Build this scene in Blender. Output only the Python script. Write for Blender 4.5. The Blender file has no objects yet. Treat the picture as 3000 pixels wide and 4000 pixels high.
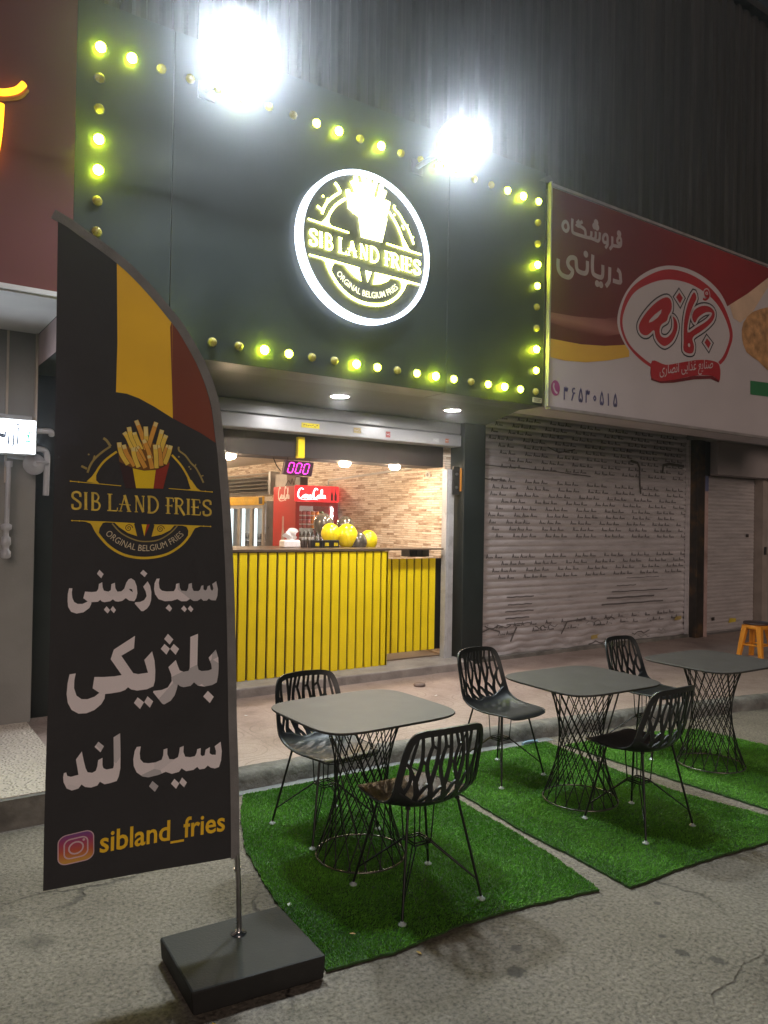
import bpy, bmesh, math, random
import numpy as np
from mathutils import Vector, Matrix
random.seed(7)
rng = np.random.default_rng(11)
SC = bpy.context.scene
COL = SC.collection
R = math.radians

# ------------------------------------------------------------------ camera
cd = bpy.data.cameras.new("camera")
cam = bpy.data.objects.new("camera", cd)
COL.objects.link(cam)
cd.sensor_fit = 'HORIZONTAL'
cd.sensor_width = 36.0
cd.lens = 35.75
cd.clip_start = 0.05
cd.clip_end = 500
YAW, PITCH, ROLL = R(34.453), R(0.62), R(0.972)
f0 = Vector((math.sin(YAW), math.cos(YAW), 0)); r0 = Vector((math.cos(YAW), -math.sin(YAW), 0)); u0 = Vector((0, 0, 1))
fw = f0*math.cos(PITCH) + u0*math.sin(PITCH); uu = u0*math.cos(PITCH) - f0*math.sin(PITCH)
rr = r0*math.cos(ROLL) + uu*math.sin(ROLL); uu = uu*math.cos(ROLL) - r0*math.sin(ROLL)
cam.matrix_world = Matrix(((rr.x, uu.x, -fw.x, -5.223), (rr.y, uu.y, -fw.y, -5.103), (rr.z, uu.z, -fw.z, 1.72), (0, 0, 0, 1)))
SC.camera = cam

# ------------------------------------------------------------------ world (night: the sky turned far down)
W = bpy.data.worlds.new("World"); SC.world = W; W.use_nodes = True
wn = W.node_tree; bgn = wn.nodes["Background"]
sky = wn.nodes.new("ShaderNodeTexSky"); sky.sky_type = 'NISHITA'; sky.sun_disc = False
sky.sun_elevation = R(38); sky.sun_rotation = R(200)
hs = wn.nodes.new("ShaderNodeHueSaturation"); hs.inputs["Saturation"].default_value = 0.25
wn.links.new(sky.outputs[0], hs.inputs["Color"]); wn.links.new(hs.outputs[0], bgn.inputs[0])
bgn.inputs[1].default_value = 0.004
sd = bpy.data.lights.new("street_glow", 'SUN'); sd.energy = 0.80; sd.angle = R(24); sd.color = (1.0, 0.80, 0.68)
so = bpy.data.objects.new("street_glow", sd); COL.objects.link(so)
so.rotation_euler = Vector((0.34, 0.94, -0.27)).to_track_quat('-Z', 'Y').to_euler()
SC.view_settings.view_transform = 'Standard'; SC.view_settings.look = 'None'
SC.view_settings.exposure = 0.12; SC.view_settings.gamma = 1.0
SC.render.engine = 'CYCLES'
cy = SC.cycles
cy.use_denoising = True
cy.max_bounces = 6; cy.diffuse_bounces = 3; cy.glossy_bounces = 3; cy.transmission_bounces = 4; cy.transparent_max_bounces = 8; cy.volume_bounces = 0
cy.sample_clamp_indirect = 4.0; cy.use_light_tree = True

FLOOD = 430.0      # radiance of the two flood lamps
WARM = 310.0        # radiance of the warm shop downlights

# ------------------------------------------------------------------ materials
def _nt(name):
    m = bpy.data.materials.new(name); m.use_nodes = True
    nt = m.node_tree; return m, nt, nt.nodes["Principled BSDF"]
def mat(name, col, rough=0.6, metal=0.0, var=0.18, ns=6.0, bump=0.0, bs=60.0, spec=0.5, dirt=None, dscale=2.0, damt=0.5, coat=0.0, trans=0.0):
    m, nt, b = _nt(name); L = nt.links.new
    tc = nt.nodes.new("ShaderNodeTexCoord")
    n = nt.nodes.new("ShaderNodeTexNoise"); n.inputs["Scale"].default_value = ns; n.inputs["Detail"].default_value = 8
    L(tc.outputs["Object"], n.inputs["Vector"])
    r = nt.nodes.new("ShaderNodeValToRGB"); L(n.outputs["Fac"], r.inputs[0])
    c = [max(0, v) for v in col[:3]]
    r.color_ramp.elements[0].position = 0.3; r.color_ramp.elements[1].position = 0.72
    r.color_ramp.elements[0].color = [v*(1-var) for v in c] + [1]; r.color_ramp.elements[1].color = [min(1, v*(1+var)) for v in c] + [1]
    out = r.outputs[0]
    if dirt:
        n2 = nt.nodes.new("ShaderNodeTexNoise"); n2.inputs["Scale"].default_value = dscale; n2.inputs["Detail"].default_value = 10; n2.inputs["Roughness"].default_value = 0.65
        L(tc.outputs["Object"], n2.inputs["Vector"])
        r2 = nt.nodes.new("ShaderNodeValToRGB"); r2.color_ramp.elements[0].position = 0.5; r2.color_ramp.elements[1].position = 0.7
        r2.color_ramp.elements[0].color = (0, 0, 0, 1); r2.color_ramp.elements[1].color = (damt,)*3 + (1,)
        L(n2.outputs["Fac"], r2.inputs[0])
        mx = nt.nodes.new("ShaderNodeMixRGB"); L(r2.outputs[0], mx.inputs[0]); L(out, mx.inputs[1]); mx.inputs[2].default_value = list(dirt[:3]) + [1]
        out = mx.outputs[0]
    L(out, b.inputs["Base Color"])
    rm = nt.nodes.new("ShaderNodeMapRange"); rm.inputs[3].default_value = max(0.02, rough-0.08); rm.inputs[4].default_value = min(1, rough+0.1)
    L(n.outputs["Fac"], rm.inputs[0]); L(rm.outputs[0], b.inputs["Roughness"])
    b.inputs["Metallic"].default_value = metal; b.inputs["Specular IOR Level"].default_value = spec
    b.inputs["Coat Weight"].default_value = coat; b.inputs["Transmission Weight"].default_value = trans
    if bump > 0:
        n3 = nt.nodes.new("ShaderNodeTexNoise"); n3.inputs["Scale"].default_value = bs; n3.inputs["Detail"].default_value = 6
        L(tc.outputs["Object"], n3.inputs["Vector"])
        bp = nt.nodes.new("ShaderNodeBump"); bp.inputs["Strength"].default_value = bump; bp.inputs["Distance"].default_value = 0.01
        L(n3.outputs["Fac"], bp.inputs["Height"]); L(bp.outputs[0], b.inputs["Normal"])
    return m
def emit(name, col, s):
    m = bpy.data.materials.new(name); m.use_nodes = True; nt = m.node_tree
    nt.nodes.remove(nt.nodes["Principled BSDF"])
    e = nt.nodes.new("ShaderNodeEmission"); e.inputs[0].default_value = list(col[:3]) + [1]; e.inputs[1].default_value = s
    nt.links.new(e.outputs[0], nt.nodes["Material Output"].inputs[0]); return m
def math_(nt, op, a, b=None, c=None):
    n = nt.nodes.new("ShaderNodeMath"); n.operation = op
    for i, v in enumerate((a, b, c)):
        if v is None: continue
        if isinstance(v, (int, float)): n.inputs[i].default_value = v
        else: nt.links.new(v, n.inputs[i])
    return n.outputs[0]
def ramp(nt, src, stops):
    r = nt.nodes.new("ShaderNodeValToRGB"); nt.links.new(src, r.inputs[0])
    while len(r.color_ramp.elements) < len(stops): r.color_ramp.elements.new(0.5)
    for e, (p, c) in zip(r.color_ramp.elements, stops):
        e.position = p; e.color = (list(c) + [1])[:4] if not isinstance(c, (int, float)) else (c, c, c, 1)
    return r.outputs[0]
def noise(nt, vec, scale, detail=8, rough=0.55):
    n = nt.nodes.new("ShaderNodeTexNoise"); n.inputs["Scale"].default_value = scale; n.inputs["Detail"].default_value = detail; n.inputs["Roughness"].default_value = rough
    if vec is not None: nt.links.new(vec, n.inputs["Vector"])
    return n.outputs["Fac"]
def mixc(nt, f, a, b, typ='MIX'):
    n = nt.nodes.new("ShaderNodeMixRGB"); n.blend_type = typ
    for i, v in enumerate((f, a, b)):
        if isinstance(v, (int, float)): n.inputs[i].default_value = v if i == 0 else (v, v, v, 1)
        elif isinstance(v, (tuple, list)): n.inputs[i].default_value = list(v)[:3] + [1]
        else: nt.links.new(v, n.inputs[i])
    return n.outputs[0]
def bump_(nt, b, h, s, dist=0.01):
    n = nt.nodes.new("ShaderNodeBump"); n.inputs["Strength"].default_value = s; n.inputs["Distance"].default_value = dist
    nt.links.new(h, n.inputs["Height"]); nt.links.new(n.outputs[0], b.inputs["Normal"])
def objc(nt):
    return nt.nodes.new("ShaderNodeTexCoord").outputs["Object"]

def street_mat():
    m, nt, b = _nt("worn_asphalt"); v = objc(nt); L = nt.links.new
    c = ramp(nt, noise(nt, v, 1.3, 10, .6), [(.3, (.140, .119, .096)), (.5, (.198, .171, .140)), (.72, (.258, .226, .188))])
    fine = noise(nt, v, 55, 6, .7)
    c = mixc(nt, 1.0, c, ramp(nt, fine, [(.35, (.45, .44, .43)), (.5, (.96, .95, .94)), (.66, (1.32, 1.29, 1.25))]), 'MULTIPLY')
    vor = nt.nodes.new("ShaderNodeTexVoronoi"); vor.inputs["Scale"].default_value = 46; L(v, vor.inputs["Vector"])
    peb = ramp(nt, vor.outputs["Distance"], [(.0, 1.0), (.35, .4), (.6, 0.)])
    # wandering cracks
    wv = nt.nodes.new("ShaderNodeVectorMath"); wv.operation = 'ADD'
    n = nt.nodes.new("ShaderNodeTexNoise"); n.inputs["Scale"].default_value = 2.4; n.inputs["Detail"].default_value = 7; L(v, n.inputs["Vector"])
    sc = nt.nodes.new("ShaderNodeVectorMath"); sc.operation = 'SCALE'; sc.inputs[3].default_value = .55; L(n.outputs["Color"], sc.inputs[0])
    L(v, wv.inputs[0]); L(sc.outputs[0], wv.inputs[1])
    ve = nt.nodes.new("ShaderNodeTexVoronoi"); ve.feature = 'DISTANCE_TO_EDGE'; ve.inputs["Scale"].default_value = .95; L(wv.outputs[0], ve.inputs["Vector"])
    crk = ramp(nt, ve.outputs["Distance"], [(0., 1.), (.006, .9), (.016, 0.)])
    crk = math_(nt, 'MULTIPLY', crk, ramp(nt, noise(nt, v, 1.1, 3), [(.47, 0.), (.6, .9)]))
    c = mixc(nt, math_(nt, 'MULTIPLY', crk, .75), c, (.05, .043, .037))
    st = ramp(nt, noise(nt, v, 3.1, 4, .5), [(.60, 0.), (.74, .65)])
    c = mixc(nt, st, c, (.085, .072, .06))
    # a few dark oil spots with soft, ragged outlines
    s3 = nt.nodes.new("ShaderNodeSeparateXYZ"); L(v, s3.inputs[0]); rag = math_(nt, 'MULTIPLY', noise(nt, v, 16, 6, .6), 1.1)
    for (ox, oy, orad) in ((-2.46, -3.25, .06), (-2.39, -3.36, .085), (-2.42, -3.13, .05), (-3.0, -2.86, .07), (-3.12, -2.98, .10), (-2.2, -2.95, .05)):
        dx = math_(nt, 'SUBTRACT', s3.outputs[0], ox); dy = math_(nt, 'SUBTRACT', s3.outputs[1], oy)
        dd = math_(nt, 'DIVIDE', math_(nt, 'SQRT', math_(nt, 'ADD', math_(nt, 'MULTIPLY', dx, dx), math_(nt, 'MULTIPLY', dy, dy))), orad)
        spot = ramp(nt, math_(nt, 'ADD', dd, rag), [(.0, 1.), (.98, .0)] if False else [(.80, .75), (1.0, 0.)])
        c = mixc(nt, spot, c, (.055, .048, .042))
    L(c, b.inputs["Base Color"]); b.inputs["Roughness"].default_value = .85; b.inputs["Specular IOR Level"].default_value = .3
    h = math_(nt, 'ADD', math_(nt, 'ADD', math_(nt, 'MULTIPLY', fine, 1.3), math_(nt, 'MULTIPLY', peb, .5)), math_(nt, 'MULTIPLY', crk, -1.6))
    bump_(nt, b, h, .75, .012); return m
def pave_mat():
    m, nt, b = _nt("pink_paving"); v = objc(nt); L = nt.links.new
    s = nt.nodes.new("ShaderNodeSeparateXYZ"); L(v, s.inputs[0])
    def cell(o, w): return math_(nt, 'SUBTRACT', math_(nt, 'FRACT', math_(nt, 'DIVIDE', o, w)), .5)
    cx, cyy = cell(s.outputs[0], .4), cell(s.outputs[1], .4)
    rad = math_(nt, 'SQRT', math_(nt, 'ADD', math_(nt, 'MULTIPLY', cx, cx), math_(nt, 'MULTIPLY', cyy, cyy)))
    ring = math_(nt, 'LESS_THAN', math_(nt, 'ABSOLUTE', math_(nt, 'SUBTRACT', rad, .40)), .014)
    ring2 = math_(nt, 'LESS_THAN', math_(nt, 'ABSOLUTE', math_(nt, 'SUBTRACT', rad, .22)), .010)
    edge = math_(nt, 'GREATER_THAN', math_(nt, 'MAXIMUM', math_(nt, 'ABSOLUTE', cx), math_(nt, 'ABSOLUTE', cyy)), .488)
    g = math_(nt, 'MAXIMUM', edge, math_(nt, 'MAXIMUM', ring, ring2))
    wear = ramp(nt, noise(nt, v, 2.2, 8, .6), [(.35, .1), (.65, .8)])
    g = math_(nt, 'MULTIPLY', g, wear)
    c = ramp(nt, noise(nt, v, 3.0, 9, .62), [(.28, (.22, .158, .134)), (.5, (.325, .245, .212)), (.72, (.385, .302, .264))])
    c = mixc(nt, 1., c, ramp(nt, noise(nt, v, 70, 4), [(.3, .82), (.7, 1.1)]), 'MULTIPLY')
    c = mixc(nt, math_(nt, 'MULTIPLY', g, .75), c, (.15, .105, .09))
    L(c, b.inputs["Base Color"]); b.inputs["Roughness"].default_value = .62
    bump_(nt, b, math_(nt, 'SUBTRACT', math_(nt, 'MULTIPLY', noise(nt, v, 45, 5), .4), g), .35, .006); return m
def terrazzo_mat():
    m, nt, b = _nt("rough_terrazzo"); v = objc(nt); L = nt.links.new
    vo = nt.nodes.new("ShaderNodeTexVoronoi"); vo.inputs["Scale"].default_value = 42; L(v, vo.inputs["Vector"])
    c = ramp(nt, noise(nt, v, 2.0, 8), [(.3, (.42, .35, .29)), (.7, (.54, .46, .39))])
    chip = ramp(nt, vo.outputs["Distance"], [(.0, 1.), (.3, .5), (.55, 0.)])
    c = mixc(nt, math_(nt, 'MULTIPLY', chip, .35), c, (.78, .70, .6))
    L(c, b.inputs["Base Color"]); b.inputs["Roughness"].default_value = .8
    bump_(nt, b, chip, .9, .015); return m
def stone_wall_mat():
    m, nt, b = _nt("split_stone_tile"); v = objc(nt); L = nt.links.new
    s = nt.nodes.new("ShaderNodeSeparateXYZ"); L(v, s.inputs[0])
    cb = nt.nodes.new("ShaderNodeCombineXYZ")
    L(math_(nt, 'ADD', s.outputs[1], s.outputs[0]), cb.inputs[0])
    L(math_(nt, 'ADD', s.outputs[2], math_(nt, 'MULTIPLY', noise(nt, v, 5, 3), .012)), cb.inputs[1])
    br = nt.nodes.new("ShaderNodeTexBrick"); L(cb.outputs[0], br.inputs["Vector"])
    br.inputs["Scale"].default_value = 1.0; br.inputs["Brick Width"].default_value = .15; br.inputs["Row Height"].default_value = .027
    br.inputs["Mortar Size"].default_value = .003; br.inputs["Bias"].default_value = 0.; br.offset = .37; br.squash = 1.9; br.squash_frequency = 3
    br.inputs["Color1"].default_value = (0, 0, 0, 1); br.inputs["Color2"].default_value = (1, 1, 1, 1); br.inputs["Mortar"].default_value = (.3, .3, .3, 1)
    mp = nt.nodes.new("ShaderNodeMapping"); mp.inputs["Scale"].default_value = (8, 8, 38); L(v, mp.inputs["Vector"])
    f = math_(nt, 'ADD', math_(nt, 'MULTIPLY', br.outputs["Color"], .44), math_(nt, 'MULTIPLY', noise(nt, mp.outputs[0], 1.0, 6, .68), .66))
    c = ramp(nt, f, [(.28, (.27, .165, .10)), (.40, (.54, .40, .29)), (.52, (.74, .61, .48)), (.66, (.84, .75, .65)), (.82, (.62, .46, .32))])
    c = mixc(nt, math_(nt, 'MULTIPLY', br.outputs["Fac"], .6), c, (.28, .19, .12))
    L(c, b.inputs["Base Color"]); b.inputs["Roughness"].default_value = .42
    bump_(nt, b, math_(nt, 'SUBTRACT', f, br.outputs["Fac"]), .6, .012); return m
def shutter_mat(name, c0, dirt):
    m, nt, b = _nt(name); v = objc(nt); L = nt.links.new
    mp = nt.nodes.new("ShaderNodeMapping"); mp.inputs["Scale"].default_value = (1.2, 1, 9); L(v, mp.inputs["Vector"])
    c = ramp(nt, noise(nt, mp.outputs[0], 1.6, 10, .62), [(.3, [x*.72 for x in c0]), (.55, c0), (.75, [min(1, x*1.12) for x in c0])])
    g = ramp(nt, noise(nt, mp.outputs[0], 2.7, 10, .7), [(.56, 0.), (.68, .6)])
    c = mixc(nt, g, c, dirt)
    L(c, b.inputs["Base Color"]); b.inputs["Roughness"].default_value = .33; b.inputs["Metallic"].default_value = .3
    bump_(nt, b, noise(nt, v, 30, 5), .12, .004); return m
def grass_mat():
    m, nt, b = _nt("artificial_grass"); v = objc(nt); L = nt.links.new
    c = ramp(nt, noise(nt, v, 5, 6, .6), [(.3, (.085, .245, .022)), (.55, (.115, .33, .028)), (.75, (.155, .40, .040))])
    c = mixc(nt, 1., c, ramp(nt, noise(nt, v, 240, 2), [(.3, .55), (.7, 1.45)]), 'MULTIPLY')
    L(c, b.inputs["Base Color"]); b.inputs["Roughness"].default_value = .55; b.inputs["Specular IOR Level"].default_value = .3
    return m
def corrug_mat():
    m, nt, b = _nt("weathered_sheet"); v = objc(nt); L = nt.links.new
    mp = nt.nodes.new("ShaderNodeMapping"); mp.inputs["Scale"].default_value = (14, 1, .35); L(v, mp.inputs["Vector"])
    c = ramp(nt, noise(nt, mp.outputs[0], 1.4, 9, .65), [(.3, (.014, .013, .012)), (.5, (.030, .028, .025)), (.75, (.065, .06, .055))])
    L(c, b.inputs["Base Color"]); b.inputs["Roughness"].default_value = .6; b.inputs["Metallic"].default_value = .2
    return m
def print_mat(name, a, bcol, scale):
    """two flat printed tones in blotches"""
    m, nt, b = _nt(name); v = objc(nt)
    vo = nt.nodes.new("ShaderNodeTexVoronoi"); vo.inputs["Scale"].default_value = scale; nt.links.new(v, vo.inputs["Vector"])
    s = nt.nodes.new("ShaderNodeSeparateColor"); nt.links.new(vo.outputs["Color"], s.inputs[0])
    r = ramp(nt, s.outputs[0], [(0., a), (.55, a), (.56, bcol), (1., [min(1, x*1.05) for x in a])])
    nt.links.new(r, b.inputs["Base Color"]); b.inputs["Roughness"].default_value = .8; return m
def grad_mat(name, stops, axis, lo, hi, rough=.7):
    """artwork printed as a colour blend along one axis of the sign's own coordinates"""
    m, nt, b = _nt(name); v = objc(nt); s = nt.nodes.new("ShaderNodeSeparateXYZ"); nt.links.new(v, s.inputs[0])
    mr = nt.nodes.new("ShaderNodeMapRange"); mr.inputs[1].default_value = lo; mr.inputs[2].default_value = hi
    nt.links.new(s.outputs[axis], mr.inputs[0]); c = ramp(nt, mr.outputs[0], stops)
    c = mixc(nt, 1., c, ramp(nt, noise(nt, v, 3, 6), [(.3, .9), (.7, 1.06)]), 'MULTIPLY')
    nt.links.new(c, b.inputs["Base Color"]); b.inputs["Roughness"].default_value = rough; return m

# ------------------------------------------------------------------ mesh builder
class MB:
    def __init__(s): s.v = []; s.f = []; s.m = []; s.sm = []; s.mi = 0; s.smooth = False
    def add(s, vs, fs, smooth=None):
        o = len(s.v); s.v += [tuple(map(float, p)) for p in vs]
        for f in fs:
            s.f.append([i+o for i in f]); s.m.append(s.mi); s.sm.append(s.smooth if smooth is None else smooth)
        return s
    def box(s, a, b):
        (x0, y0, z0), (x1, y1, z1) = a, b
        x0, x1 = min(x0, x1), max(x0, x1); y0, y1 = min(y0, y1), max(y0, y1); z0, z1 = min(z0, z1), max(z0, z1)
        return s.add([(x0, y0, z0), (x1, y0, z0), (x1, y1, z0), (x0, y1, z0), (x0, y0, z1), (x1, y0, z1), (x1, y1, z1), (x0, y1, z1)],
                     [(3, 2, 1, 0), (4, 5, 6, 7), (0, 1, 5, 4), (1, 2, 6, 5), (2, 3, 7, 6), (3, 0, 4, 7)], False)
    def cyl(s, p0, p1, r0, r1=None, n=16, caps=True):
        r1 = r0 if r1 is None else r1
        p0, p1 = Vector(p0), Vector(p1); d = (p1-p0).normalized()
        a = d.orthogonal().normalized(); b = d.cross(a)
        vs = []
        for p, r in ((p0, r0), (p1, r1)):
            for i in range(n):
                t = 2*math.pi*i/n; vs.append(p + a*(r*math.cos(t)) + b*(r*math.sin(t)))
        s.add(vs, [(i, (i+1) % n, n+(i+1) % n, n+i) for i in range(n)], True)
        if caps: s.add(vs, [tuple(range(n-1, -1, -1)), tuple(range(n, 2*n))], False)
        return s
    def tube(s, pts, r, n=8, closed=False):
        P = [Vector(p) for p in pts]; N = len(P); vs = []; prev = None
        for i, p in enumerate(P):
            if closed: t = (P[(i+1) % N]-P[i-1])
            else: t = P[min(i+1, N-1)]-P[max(i-1, 0)]
            t.normalize()
            a = t.orthogonal() if prev is None else prev - t*prev.dot(t)
            if a.length < 1e-6: a = t.orthogonal()
            a.normalize(); prev = a.copy(); b = t.cross(a)
            for k in range(n):
                q = 2*math.pi*k/n; vs.append(p + a*(r*math.cos(q)) + b*(r*math.sin(q)))
        fs = []
        for i in range(N if closed else N-1):
            j = (i+1) % N
            for k in range(n): fs.append((i*n+k, i*n+(k+1) % n, j*n+(k+1) % n, j*n+k))
        s.add(vs, fs, True)
        if not closed: s.add(vs, [tuple(range(n-1, -1, -1)), tuple(range((N-1)*n, N*n))], False)
        return s
    def lathe(s, prof, c=(0, 0, 0), n=24, axis=(0, 0, 1)):
        c = Vector(c); d = Vector(axis).normalized(); a = d.orthogonal().normalized(); b = d.cross(a); vs = []
        for r, h in prof:
            for i in range(n):
                t = 2*math.pi*i/n; vs.append(c + d*h + a*(r*math.cos(t)) + b*(r*math.sin(t)))
        m = len(prof); fs = []
        for j in range(m-1):
            for i in range(n): fs.append((j*n+i, j*n+(i+1) % n, (j+1)*n+(i+1) % n, (j+1)*n+i))
        s.add(vs, fs, True)
        s.add(vs, [tuple(range(n-1, -1, -1)), tuple(range((m-1)*n, m*n))], False); return s
    def prism(s, pts, fn, d0, d1):
        """2D outline extruded between offsets d0 and d1 of fn(x, z, off)"""
        n = len(pts); vs = [fn(x, z, d1) for x, z in pts] + [fn(x, z, d0) for x, z in pts]
        return s.add(vs, [tuple(range(n)), tuple(range(2*n-1, n-1, -1))] + [(i, n+i, n+(i+1) % n, (i+1) % n) for i in range(n)], False)
    def grid(s, fn, nu, nv, smooth=True, flip=False):
        vs = [fn(i/nu, j/nv) for j in range(nv+1) for i in range(nu+1)]; w = nu+1
        fs = [(j*w+i, j*w+i+1, (j+1)*w+i+1, (j+1)*w+i) for j in range(nv) for i in range(nu)]
        if flip: fs = [f[::-1] for f in fs]
        return s.add(vs, fs, smooth)

def strip2(pts, w, closed=False):
    """left and right offset points of a mitred 2D line"""
    P = [Vector(p) for p in pts]; N = len(P); Lf, Rt = [], []
    for i in range(N):
        a = P[i]-P[i-1] if (i > 0 or closed) else P[1]-P[0]
        b = P[(i+1) % N]-P[i] if (i < N-1 or closed) else P[i]-P[i-1]
        a = a.normalized() if a.length > 1e-9 else b.normalized(); b = b.normalized() if b.length > 1e-9 else a
        t = (a+b); t = t.normalized() if t.length > 1e-6 else a
        k = min(2.0, 1/max(.3, t.dot(a))); n = Vector((-t.y, t.x))*(w/2*k)
        Lf.append(tuple(P[i]+n)); Rt.append(tuple(P[i]-n))
    return Lf, Rt
class Flat(MB):
    """thin printed or cut shapes laid on a surface fn(x, z, off); every shape gets its own hair of height"""
    def __init__(s, fn, base=.0012, step=.00006): super().__init__(); s.fn = fn; s.o = base; s.step = step
    def poly(s, pts):
        vs = [s.fn(x, z, s.o) for x, z in pts]; s.o += s.step
        return s.add(vs, [tuple(range(len(pts)))], False)
    def line(s, pts, w, closed=False):
        a, b = strip2(pts, w, closed); n = len(a)
        vs = [s.fn(x, z, s.o) for x, z in a] + [s.fn(x, z, s.o) for x, z in b]; s.o += s.step
        return s.add(vs, [(i, (i+1) % n, n+(i+1) % n, n+i) for i in range(n if closed else n-1)], False)
    def disc(s, c, r, rz=None, n=18):
        rz = rz or r
        return s.poly([(c[0]+r*math.cos(2*math.pi*i/n), c[1]+rz*math.sin(2*math.pi*i/n)) for i in range(n)])
    def text(s, body, fn2, off=0.0):
        """the built-in font's outlines, placed point by point with fn2(x, y) -> surface x, z"""
        c = bpy.data.curves.new("t", 'FONT'); c.body = body; c.size = 1; c.offset = off; c.resolution_u = 3
        o = bpy.data.objects.new("t", c); COL.objects.link(o)
        bpy.context.view_layer.update()
        me = bpy.data.meshes.new_from_object(o.evaluated_get(bpy.context.evaluated_depsgraph_get()))
        xs = [v.co.x for v in me.vertices]; w = (min(xs), max(xs)) if xs else (0, 1)
        s.add([s.fn(*fn2((v.co.x-w[0])/(w[1]-w[0]), v.co.y, (w[1]-w[0])), s.o) for v in me.vertices], [tuple(p.vertices) for p in me.polygons], False)
        s.o += s.step
        bpy.data.objects.remove(o); bpy.data.curves.remove(c); bpy.data.meshes.remove(me)

def root_loc(p):
    while p.parent is not None: p = p.parent
    return Vector(p.location)
def obj(name, mb, mats, parent=None, local=False, bevel=0.0, seg=2):
    me = bpy.data.meshes.new(name)
    vs = mb.v
    if parent is not None and not local:
        o = root_loc(parent); vs = [(x-o.x, y-o.y, z-o.z) for x, y, z in vs]
    me.from_pydata(vs, [], mb.f); me.update()
    for m in (mats if isinstance(mats, (list, tuple)) else [mats]): me.materials.append(m)
    me.polygons.foreach_set("material_index", mb.m); me.polygons.foreach_set("use_smooth", mb.sm)
    o = bpy.data.objects.new(name, me); COL.objects.link(o)
    if parent is not None: o.parent = parent
    if bevel > 0:
        md = o.modifiers.new("bevel", 'BEVEL'); md.width = bevel; md.segments = seg; md.limit_method = 'ANGLE'; md.angle_limit = R(40)
    return o
def tag(o, label, cat, group=None):
    o["label"] = label; o["category"] = cat
    if group: o["group"] = group
    return o
def thing(name, label, cat, loc, group=None, rz=0.0):
    o = bpy.data.objects.new(name, None); COL.objects.link(o); o.location = loc; o.rotation_euler = (0, 0, rz); o.empty_display_size = .1
    return tag(o, label, cat, group)
def struct(name, mb, m):
    o = obj(name, mb, m); o["kind"] = "structure"; return o
def dup(root, loc, rz, label):
    r = root.copy(); COL.objects.link(r); r.location = loc; r.rotation_euler = (0, 0, rz); r["label"] = label
    for ch in list(root.children):
        c = ch.copy(); COL.objects.link(c); c.parent = r
        for g in ch.children:
            d = g.copy(); COL.objects.link(d); d.parent = c
    return r
def smooth_path(p, closed=False, n=4):
    P = [Vector(a) for a in p]; N = len(P); o = []
    for i in range(N if closed else N-1):
        a = P[(i-1) % N] if closed or i > 0 else P[i]; b = P[i]; c = P[(i+1) % N]; e = P[(i+2) % N] if closed or i < N-2 else c
        for k in range(n):
            t = k/n; o.append(.5*(2*b+(c-a)*t+(2*a-5*b+4*c-e)*t*t+(3*b-a-3*c+e)*t**3))
    if not closed: o.append(P[-1])
    return o
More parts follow.
